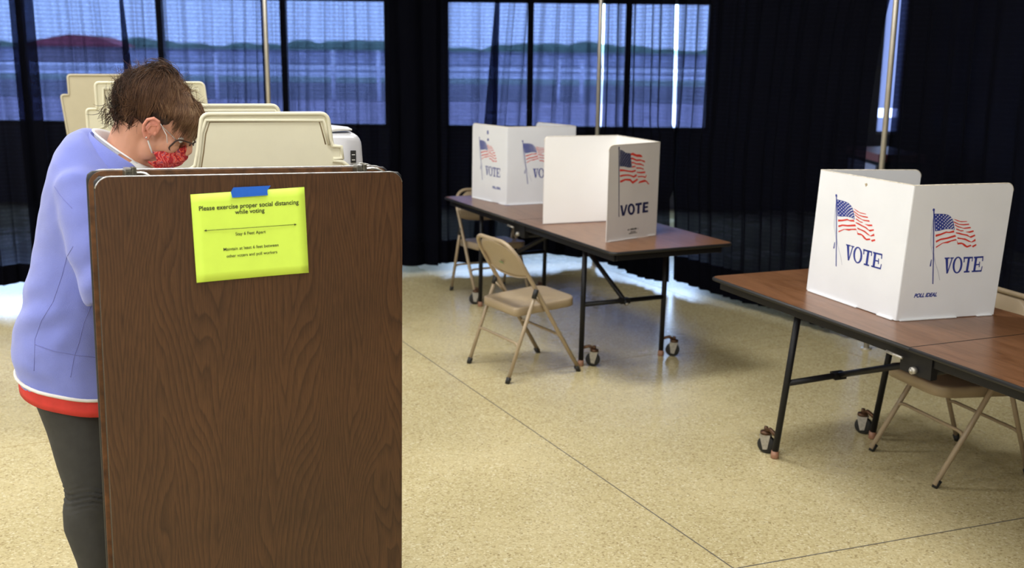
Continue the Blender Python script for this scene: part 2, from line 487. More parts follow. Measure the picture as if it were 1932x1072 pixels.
MB().box((4.185, YF + .06, zb0), (4.425, YF + .066, zb1)).build('pane', M['glass'], fw)  # clear strip added to give the bright band on that wall
# ceiling lamps of the hall (out of frame above)
dm = bpy.data.materials.new('lamp_diffuser'); dm.use_nodes = True
e = dm.node_tree.nodes['Principled BSDF']; e.inputs['Emission Color'].default_value = (*LAMP_COL, 1); e.inputs['Emission Strength'].default_value = 3
for i, (x, y) in enumerate(LAMPS):
    t = thing('ceiling_light', 'long white ceiling light panel above the hall', 'light', (x, y, ZC), 0, 'ceiling light panels')
    MB().box((-.62, -.32, -.05), (.62, .32, 0)).build('frame', M['white'], t)
    MB().box((-.58, -.28, -.056), (.58, .28, -.05)).build('diffuser', dm, t)
    ld = bpy.data.lights.new('lamp', 'AREA'); ld.shape = 'RECTANGLE'; ld.size = 1.16; ld.size_y = .56; ld.energy = LAMP_W * 3 * LAMP_GAIN[y] * (.45 if x > 2 else 1.07); ld.color = LAMP_COL
    lo = bpy.data.objects.new('lamp', ld); link(lo, t); lo.location = (0, 0, -.07)

# ---------------------------------------------------------------- outside, seen through the drapes
def gmat(name, c, **k): return plain(name, c, .9, nscale=.6, nvar=.2, **k)
def ground(name, y0, y1, z, mat, label, cat, x0=-60, x1=60):
    o = MB().box((x0, y0, z - .1), (x1, y1, z)).build(name, mat)
    return tag(o, None, kind='structure')
YO = YF + .2
ZG = -.2
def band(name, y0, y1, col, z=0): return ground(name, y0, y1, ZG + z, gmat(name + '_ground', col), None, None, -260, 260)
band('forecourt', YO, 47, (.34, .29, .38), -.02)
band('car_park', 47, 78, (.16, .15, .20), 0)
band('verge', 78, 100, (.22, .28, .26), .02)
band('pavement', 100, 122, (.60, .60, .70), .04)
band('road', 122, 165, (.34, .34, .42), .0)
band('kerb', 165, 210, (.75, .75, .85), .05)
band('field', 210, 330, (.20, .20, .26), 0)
rng = random.Random(5)
foliage = plain('hedge_leaves', (.15, .24, .18), .9, nscale=.3, nvar=.3)
b = MB()
for i in range(64):
    x = -250 + i * 7.9 + rng.uniform(-2, 2)
    hh = 5.6 + 2.2 * noise.noise(Vector((x * .03, 0, 0))) + rng.uniform(-.4, .6)
    b.ell((x, 300 + rng.uniform(-2, 2), hh * .5), (6.5 + 2 * rng.random(), 4, hh * .52), nu=9, nv=6)
b.box((-255, 298, 0), (252, 302, 3))
hd = fuse(b, 'treeline', foliage, 1.0, smooth_it=2); hd.location.z = ZG
tag(hd, 'long dark green treeline on the horizon, seen through the drapes', 'trees', kind='stuff')
wh = thing('long_building', 'long pale low building in front of the treeline, seen through the drapes', 'building', (0, 280, ZG))
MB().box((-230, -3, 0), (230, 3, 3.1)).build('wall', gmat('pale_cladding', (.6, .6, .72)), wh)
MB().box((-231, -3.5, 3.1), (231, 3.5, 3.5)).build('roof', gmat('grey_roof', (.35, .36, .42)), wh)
rb = thing('red_roofed_building', 'low building with a wide red roof on the horizon at the left', 'building', (-103, 250, ZG))
MB().box((-10, -4, 0), (10, 4, 3.8)).build('wall', gmat('barn_wall', (.35, .3, .36)), rb)
MB().prism([(-12, 3.6), (12, 3.6), (7, 5.6), (0, 6.3), (-6, 5.2)], (0, 0, 0), (1, 0, 0), (0, 0, 1), (0, 1, 0), -5, 5).build('roof', plain('red_roof', (.38, .07, .10), .7), rb)
pg = plain('pale_post', (.8, .8, .88), .6)
for i, (px, yt) in enumerate([(410, 105), (630, 100), (715, 100), (1053, 118), (1097, 118)]):
    q = at_y(px, 180, 46); q2 = at_y(px, yt, 46)
    o = MB().tube([(0, 0, 0), (0, 0, q2.z - ZG)], .09, 10).ell((0, 0, q2.z - ZG), (.12, .12, .10)).build('bollard', pg)
    o.location = (q.x, 46, ZG)
    tag(o, ['pale post outside, right of the bending person', 'pale post outside, above the right of the cream screens', 'pale post outside, just left of the wide dark wall strip',
            'pale post outside, above the far cardboard booth', 'pale post outside, left of the second drape pole'][i], 'post')

# ---------------------------------------------------------------- pipe and drape
ZT = 3.6
POLES = [Vector(p) for p in ((-4.36, 6.64), (-1.838, 7.85), (.687, 8.554), (2.166, 6.087), (3.30, 3.65))]
PL = ['leftmost bare metal drape upright, out past the cream screens', 'slim metal drape upright above the cream screens', 'metal drape upright behind the far cardboard booth',
      'slim cream-grey drape upright behind the right cardboard booth', 'drape upright at the far right end of the curtain line']
for i, p in enumerate(POLES):
    t = thing('drape_upright', PL[i], 'pole', (p.x, p.y, 0))
    MB().tube([(0, 0, .006), (0, 0, ZT + .05)], .0165, 16).build('pole', M['pole'], t)
    MB().tube([(0, 0, 0), (0, 0, .006)], .032, 20).build('base_plate', M['pole'], t)
    if i < len(POLES) - 1:
        q = POLES[i + 1]
        dq = (q - p).normalized() * .02
        o = MB().tube([(p.x + dq.x, p.y + dq.y, ZT), (q.x - dq.x, q.y - dq.y, ZT)], .013, 10).build('drape_crossbar', M['pole'])
        tag(o, ['metal crossbar carrying the leftmost drapes', 'metal crossbar above the middle of the back drapes', 'metal crossbar over the split drapes behind the near cardboard booth', 'metal crossbar over the far right drapes'][i], 'crossbar')

def s_at(i, px, py):
    """distance along span i where the photo's point falls on the drape line"""
    A, B = POLES[i], POLES[i + 1]
    d = ray_dir(px, py); n2 = Vector((B.y - A.y, A.x - B.x)); k = n2.dot(A) / n2.dot(Vector((d.x, d.y)))
    q = Vector((d.x, d.y)) * k
    return (q - A).dot((B - A).normalized()), EYE.z + d.z * k

def drape(i, s0, s1, label, off=.035, hem=lambda s: .07, e0=None, e1=None, seed=0, amp=.030, per=.15, side=1):
    """one gathered cloth hung on span i from s0 to s1; e0, e1 shift its edges with height"""
    A, B = POLES[i], POLES[i + 1]
    d = (B - A); L = d.length; d.normalize(); n2 = Vector((d.y, -d.x))       # towards the camera side
    if n2.y > 0: n2 = -n2
    rg = random.Random(seed)
    nu = int((s1 - s0) / .011) + 2; nz = 46
    ph = []; p = 0
    wob = [rg.uniform(.6, 1.5) for _ in range(60)]
    for k in range(nu):
        s = s0 + (s1 - s0) * k / (nu - 1)
        ph.append(p); p += (s1 - s0) / (nu - 1) * 2 * math.pi / (per * wob[int((s - s0) / per) % 60])
    vs = []; uv = []
    for j in range(nz):
        t = j / (nz - 1)
        for k in range(nu):
            u = k / (nu - 1)
            s = s0 + (s1 - s0) * u
            z = ZT + .02 - t * (ZT + .02 - hem(s))
            sa = s0 + (e0(z) if e0 else 0); sb = s1 + (e1(z) if e1 else 0)
            ss = sa + (sb - sa) * u
            nn = noise.noise(Vector((ss * 1.7, z * .8, seed)))
            am = amp * (.35 + .65 * t) * (.75 + .9 * abs(noise.noise(Vector((ss * 1.3, z * .5, seed + 9)))))
            o_ = off + am * math.sin(ph[k] + .5 * nn * 3) + .25 * am * math.sin(2.3 * ph[k] + 1 + 2 * nn)
            ss2 = ss + .30 * am * math.sin(ph[k] * 2 + nn)
            q = A + d * ss2 - n2 * o_ * side
            vs.append((q.x, q.y, z)); uv.append((ss, z))
    fs = [(j * nu + k, j * nu + k + 1, (j + 1) * nu + k + 1, (j + 1) * nu + k) for j in range(nz - 1) for k in range(nu - 1)]
    me = bpy.data.meshes.new('drape'); me.from_pydata(vs, [], fs); me.materials.append(M['drape'])
    ul = me.uv_layers.new(name='UVMap')
    for lp in me.loops: ul.data[lp.index].uv = uv[lp.vertex_index]
    for p_ in me.polygons: p_.use_smooth = True
    o = bpy.data.objects.new('drape', me); link(o)
    return tag(o, label, 'curtain', 'black pipe and drape curtains')

def hemf(base, a=.015, f=2.3, s=0): return lambda x: base + a * math.sin(x * f * 3 + s) + .6 * a * math.sin(x * 9.1 + 2 * s)
lin = lambda z0, v0, z1, v1: (lambda z: v0 + (v1 - v0) * (z - z0) / (z1 - z0))
L0 = (POLES[1] - POLES[0]).length
sa, _ = s_at(0, 30, 150); sb, _ = s_at(0, 76, 150)
drape(0, -.6, sb, 'black sheer drape at the left edge of the picture', seed=1, hem=hemf(.11, .02))
sc, _ = s_at(0, 236, 150); sd, _ = s_at(0, 252, 150)
drape(0, sa, sd, 'black sheer drape behind the pale voting screens', seed=2, off=.10, hem=hemf(.10), e1=lin(1.0, .03, 2.1, -.03))
drape(0, sc, L0 + .02, 'black sheer drape behind the head of the bending person', seed=3, hem=hemf(.08))
L1 = (POLES[2] - POLES[1]).length
s1_, _ = s_at(1, 740, 200); s2_, _ = s_at(1, 838, 200); s3_, _ = s_at(1, 928, 200); s4_, _ = s_at(1, 943, 200)
drape(1, -.03, s2_ - .06, 'black sheer drape right of the upright above the cream screens', seed=4, hem=hemf(.06, .012))
drape(1, s1_, s2_ , 'narrow bunched black drape right of the wood-grain folded table', seed=5, off=.11, hem=hemf(.062, .01), per=.08)
drape(1, s2_ - .1, s4_, 'black sheer drape left of the far cardboard booth', seed=6, off=.06, hem=hemf(.075, .02), e0=None, e1=lin(1.0, .0, 2.1, .015))
def s_off(i, px, py, off):
    """as s_at, for cloth hanging `off` behind the crossbar; returns (height, distance)"""
    A, B = POLES[i], POLES[i + 1]
    dd = (B - A).normalized(); n2 = Vector((dd.y, -dd.x))
    if n2.y < 0: n2 = -n2
    A = A + n2 * off
    d = ray_dir(px, py); k = n2.dot(A) / n2.dot(Vector((d.x, d.y)))
    q = Vector((d.x, d.y)) * k
    return EYE.z + d.z * k, (q - A).dot(dd)
def edge(i, pts, off, s_ref):
    tb = sorted(s_off(i, px, py, off) for px, py in pts)
    def f(z):
        if z <= tb[0][0]: return tb[0][1] - s_ref
        for (z0, v0), (z1, v1) in zip(tb, tb[1:]):
            if z <= z1: return v0 + (v1 - v0) * (z - z0) / max(1e-6, z1 - z0) - s_ref
        return tb[-1][1] - s_ref
    return f
L2 = (POLES[3] - POLES[2]).length
drape(1, s3_, L1 - .01, 'black sheer drape directly behind the far cardboard booth', seed=7, off=.12, hem=hemf(.09, .02), e0=lin(1.0, -.05, 2.1, .05),
      e1=edge(1, [(1133, 0), (1132, 100), (1134, 118), (1130, 240), (1133, 250), (1120, 480)], .12, L1 - .01))
sm = s_off(2, 1272, 200, .05)[1]
el = edge(2, [(1273, 0), (1273, 10), (1270, 120), (1266, 236), (1272, 248), (1268, 365), (1261, 375), (1260, 520)], .05, sm)
er = edge(2, [(1274, -40), (1281, 4), (1277, 120), (1271, 236), (1268, 248), (1264, 365), (1267, 375), (1267, 520)], .05, sm)
e0p = edge(2, [(1142, 0), (1139, 118), (1135, 240), (1132, 250), (1120, 480)], -.04, .0)
drape(2, 0, sm, 'black sheer drape left of the bright slit', seed=8, off=-.04, hem=hemf(.055, .012), e0=e0p, e1=edge(2, [(1273, 0), (1273, 10), (1270, 120), (1266, 236), (1272, 248), (1268, 365), (1261, 375), (1260, 520)], -.04, sm), amp=.022, per=.13)
E1 = edge(2, [(1684, -30), (1676, 0), (1662, 60), (1648, 150), (1638, 230), (1630, 318), (1622, 400)], .05, L2 - .035)
drape(2, sm, L2 - .035, 'wide black drape between the bright slit and the right upright', seed=9, off=.05, hem=hemf(.055, .012), e0=er, e1=E1, amp=.022)
L3 = (POLES[4] - POLES[3]).length
drape(3, -.0, L3 + .25, 'black drape right of the right-hand upright', seed=10, hem=hemf(.055, .01))

# ---------------------------------------------------------------- mobile folding tables
def caster(parent, x, y, a, z0=0, sw=None):
    """small swivel wheel on a bracket; a = direction the bracket points (local)"""
    ca, sa = math.cos(a), math.sin(a)
    D = Vector((ca, sa, 0)); Q = Vector((-sa, ca, 0)); c = Vector((x, y, z0))
    o = MB()
    o.tube([c - D * .078 + Vector((0, 0, .105)), c - D * .03 + Vector((0, 0, .118)), c + D * .004 + Vector((0, 0, .098))], .0095, 8)
    o.tube([c + Vector((0, 0, .088)), c + Vector((0, 0, .100))], .024, 14)
    o.tube([c + Vector((0, 0, .098)), c + Vector((0, 0, .122))], .009, 8)
    k = o.build('caster', M['brass'], parent)
    if sw is not None: D = Vector((math.cos(sw), math.sin(sw), 0)); Q = Vector((-math.sin(sw), math.cos(sw), 0))
    f = MB()
    for s in (-1, 1):
        f.prism([(-.026, .088), (.024, .088), (.004, .018), (-.016, .022)], c + Q * .016 * s, D, (0, 0, 1), Q, -.0015, .0015)
    f.build('fork', M['zinc'], k)
    wc = c + D * -.008 + Vector((0, 0, .0405))
    w = MB().tube([wc - Q * .013, wc - Q * .009, wc + Q * .009, wc + Q * .013], [.035, .0405, .0405, .035], 24)
    w.build('wheel', M['rubber'], k)
    return k

def mobile_table(label, loc, rz, half, legs, swv=0):
    t = thing('mobile_folding_table', label, 'table', (loc[0], loc[1], 0), rz, 'mobile folding tables')
    W2 = .38; ZT_ = .74
    for s in (-1, 1):
        y0, y1 = (s * half, 0) if s < 0 else (0, s * half)
        y0 += .003 if s > 0 else 0; y1 -= .003 if s < 0 else 0
        cor = 'bl br' if s < 0 else 'tl tr'
        poly = [(a - W2, b_ + y0) for a, b_ in rrect(.76, y1 - y0, .035, 6, cor)]
        top = MB().prism(poly, (0, 0, 0), (1, 0, 0), (0, 1, 0), (0, 0, 1), ZT_ - .018, ZT_ - .0005).build('tabletop', M['top'], t)
        # dark T-moulding round the rim
        out = [(a - W2, b_ + y0) for a, b_ in rrect(.76, y1 - y0, .035, 6, cor)]
        MB().tube([(a, b_, ZT_ - .0092) for a, b_ in out], .0088, 8, closed=True).build('edge_moulding', M['tmold'], top)
        # steel apron rails
        ap_ = MB()
        for sx in (-1, 1): ap_.box((sx * .33 - .013, y0 + .05, ZT_ - .06), (sx * .33 + .013, y1 - .02, ZT_ - .022))
        ye = y0 + .05 if s < 0 else y1 - .05
        ap_.box((-.33, ye - .012, ZT_ - .055), (.33, ye + .012, ZT_ - .022))
        ap_.build('apron', M['black'], top, bevel=.002)
    # centre hinge and lift mechanism
    h = MB()
    for sx in (-1, 1):
        h.box((sx * .335 - .014, -.075, ZT_ - .105), (sx * .335 + .014, .075, ZT_ - .020))
    h.tube([(-.33, 0, ZT_ - .10), (.33, 0, ZT_ - .10)], .016, 12)
    h.build('hinge_frame', M['black'], t)
    bo = MB()
    bo.tube([(-.349, 0, ZT_ - .088), (-.366, 0, ZT_ - .088)], .013, 18)
    bo.tube([(-.362, 0, ZT_ - .088), (-.372, 0, ZT_ - .088)], .006, 10)
    bo.build('hinge_bolt', M['zinc'], t); bo = MB()
    bo.tube([(-.365, .05, ZT_ - .055), (-.365, .13, ZT_ - .052)], .006, 8)
    bo.build('release_lever', M['zinc'], t)
    for (x, y, ty, out_a) in legs:
        lg = MB()
        lg.tube([(x, y, .022), (x, ty, ZT_ - .05)], .0145, 12)
        l_ = lg.build('leg', M['black'], t)
        MB().tube([(x, y, 0), (x, y, .004), (x, y, .035)], [.014, .018, .0165], 14).build('glide', M['glide'], l_)
        sgn = 1 if y > 0 else -1
        if swv < 0 and y < 0: caster(l_, x + .066, y - .036, -.5, 0, -.75)
        else: caster(l_, x, y + sgn * .075, sgn * math.pi / 2, 0, swv)
    for s in (-1, 1):
        L = [q for q in legs if q[1] * s > 0]
        k = .36 / .69
        P0, P1 = [Vector((q[0], q[1] + (q[2] - q[1]) * k, .36)) for q in L]
        c = MB().tube([P0, P1], .0135, 10).build('crossbar', M['black'], t)
        mid = (P0 + P1) / 2
        br = MB().tube([mid + Vector((0, s * .03, -.012)), Vector((mid.x * .4, s * .16, ZT_ - .12))], .014, 10)
        br.box((mid.x - .03, mid.y - .02, .345), (mid.x + .03, mid.y + .02, .375))
        br.build('brace', M['black'], t)
        MB().tube([mid + Vector((0, s * .032, -.012)), mid + Vector((0, s * .036, -.014))], .010, 8).build('brace_end', M['zinc'], t)
    return t

T1 = mobile_table('long brown mobile folding table carrying two cardboard booths', (.356, 6.446), .4446, 1.17,
                  [(-.30, -.725, -.74, 0), (.235, -.735, -.745, 0), (-.25, .82, .80, 0), (.25, .82, .80, 0)], -.45)
T2 = mobile_table('brown mobile folding table at the right edge carrying one cardboard booth', (1.745, 3.622), .384, 1.27,
                  [(-.288, .835, .74, 0), (.288, .88, .78, 0), (-.288, -.84, -.75, 0), (.288, -.84, -.75, 0)], 2.2)

# ---------------------------------------------------------------- folding chairs (face +x in their own frame)
def bez(p0, p1, p2, n=6):
    p0, p1, p2 = map(Vector, (p0, p1, p2))
    return [p0 * (1 - t) ** 2 + p1 * 2 * t * (1 - t) + p2 * t * t for t in [i / n for i in range(n + 1)]]

def make_chair(label, mat=None):
    mat = mat or M['chair']
    t = thing('folding_chair', label, 'chair', group='beige metal folding chairs')
    HW = .212
    def fx(z):   # front tube: foot forward, backrest rearward
        return .225 - .585 * z - (.03 * max(0, z - .5))
    pts = [(fx(0), -HW, .012), (fx(.25), -HW, .25), (fx(.5), -HW + .003, .5), (fx(.62), -HW + .005, .62)]
    arc = bez((fx(.63), -HW + .005, .63), (fx(.77), -HW + .01, .77), (fx(.757), -.07, .757), 8)
    pts = [Vector(p) for p in pts] + arc
    full = pts + [Vector((p.x, -p.y, p.z)) for p in reversed(pts)]
    MB().tube(full, .0115, 10).build('back_frame', mat, t)
    # pressed backrest
    bk = MB(); nu, nv = 18, 10; vs = []; fs = []
    for j in range(nv + 1):
        for i in range(nu + 1):
            y = -1 + 2 * i / nu
            zb = .545 + .030 * (abs(y) ** 2.5) ; zt = .756 - .10 * abs(y) ** 3.0
            z = zb + (zt - zb) * j / nv
            hw = HW - .004
            dish = -.016 * (1 - y * y) + .006 * math.cos(math.pi * (j / nv - .5))
            vs.append(Vector((fx(z) + dish + .004, y * hw * (1 - .06 * (j / nv) ** 3), z)))
    for j in range(nv):
        for i in range(nu):
            a = j * (nu + 1) + i; fs.append((a, a + 1, a + nu + 2, a + nu + 1))
    bk.add(vs, fs, True)
    b_ = bk.build('backrest', mat, t, solid=.004)
    MB().tube([v + Vector((-.002, 0, 0)) for v in vs[:nu + 1]], .0045, 8).build('backrest_lip', mat, b_)
    MB().prism([(-.02, 0), (.02, 0), (.02, .012), (-.02, .012)], (fx(.62) - .0155, 0, .615), (0, 1, 0), (-.6, 0, 1), (-1, 0, 0), 0, .0012).build('sticker', plain('faded_green_sticker', (.16, .24, .10), .6) if 'stk' not in M else M['stk'], b_)
    # seat pan with rolled edge
    x0, x1, w0, w1 = -.185, .215, .182, .188
    out = []
    r = .05
    for cx, cy, a0 in ((x1 - .07, w1 - .07, 0), (x0 + .03, w0 - .03, 90), (x0 + .03, -w0 + .03, 180), (x1 - .07, -w1 + .07, 270)):
        rr_ = .07 if cx > 0 else .03
        for k in range(6):
            a = math.radians(a0 + 18 * k); out.append((cx + rr_ * math.cos(a), cy + rr_ * math.sin(a)))
    def ring(sc, z):
        return [Vector((x * sc + (1 - sc) * .015 + .008, y * sc, z - .024 + .012 * (x / .2))) for x, y in out]
    st = MB()
    st.loft([ring(.97, .386), ring(1, .388), ring(1.0, .426), ring(.985, .433), ring(.93, .434), ring(.75, .429), ring(.35, .424), ring(.02, .423)], True)
    st.build('seat', mat, t)
    # rear legs
    def rx(z): return -.245 + .355 * z
    for s in (-1, 1):
        MB().tube([(rx(.012), s * (HW + .004), .012), (rx(.5), s * (HW + .004), .495)], .0105, 10).build('rear_leg', mat, t)
        MB().tube([(rx(.455), s * (HW + .004), .452), (rx(.50), s * (HW + .004), .50)], .014, 10).build('pivot_cap', M['rubber'], t)
        MB().tube([(rx(0), s * (HW + .004), 0), (rx(.035), s * (HW + .004), .032)], [.0125, .0145], 12).build('rubber_foot', M['rubber'], t)
        MB().tube([(fx(0), s * HW, 0), (fx(.035), s * HW, .032)], [.0125, .0145], 12).build('rubber_foot', M['rubber'], t)
        MB().tube([(rx(.47), s * (HW - .006), .462), (fx(.415), s * (HW - .006), .405)], .006, 8).build('seat_link', mat, t)
    zc = .165
    def bow(fn, hw, z, dz):
        return [Vector((fn(z - .035), -hw, z - .035))] + bez((fn(z - .01), -hw, z - .01), (fn(z), -hw + .008, z + dz), (fn(z), -hw + .045, z + dz), 4) + bez((fn(z), hw - .045, z + dz), (fn(z), hw - .008, z + dz), (fn(z - .01), hw, z - .01), 4) + [Vector((fn(z - .035), hw, z - .035))]
    MB().tube(bow(rx, HW + .004, .20, .008), .0075, 8).build('rear_stretcher', mat, t)
    MB().tube(bow(fx, HW - .002, .215, .008), .0075, 8).build('front_stretcher', mat, t)
    return t
M['stk'] = plain('faded_green_sticker', (.16, .24, .10), .6)
C1 = make_chair('beige folding chair pulled out in front of the long table, full back visible')
C1.location = (.078, 5.625, 0); C1.rotation_euler.z = math.radians(31)
C2 = copy_tree(C1); C2.location = (-.155, 7.46, 0); C2.rotation_euler.z = math.radians(-64)
C2['label'] = 'beige folding chair tucked at the far left end of the long table'
C3 = copy_tree(C1); C3.location = (1.90, 4.25, 0); C3.rotation_euler.z = math.radians(180 + 17)
C3['label'] = 'beige folding chair on the far side of the right-hand table, behind the cardboard booth'

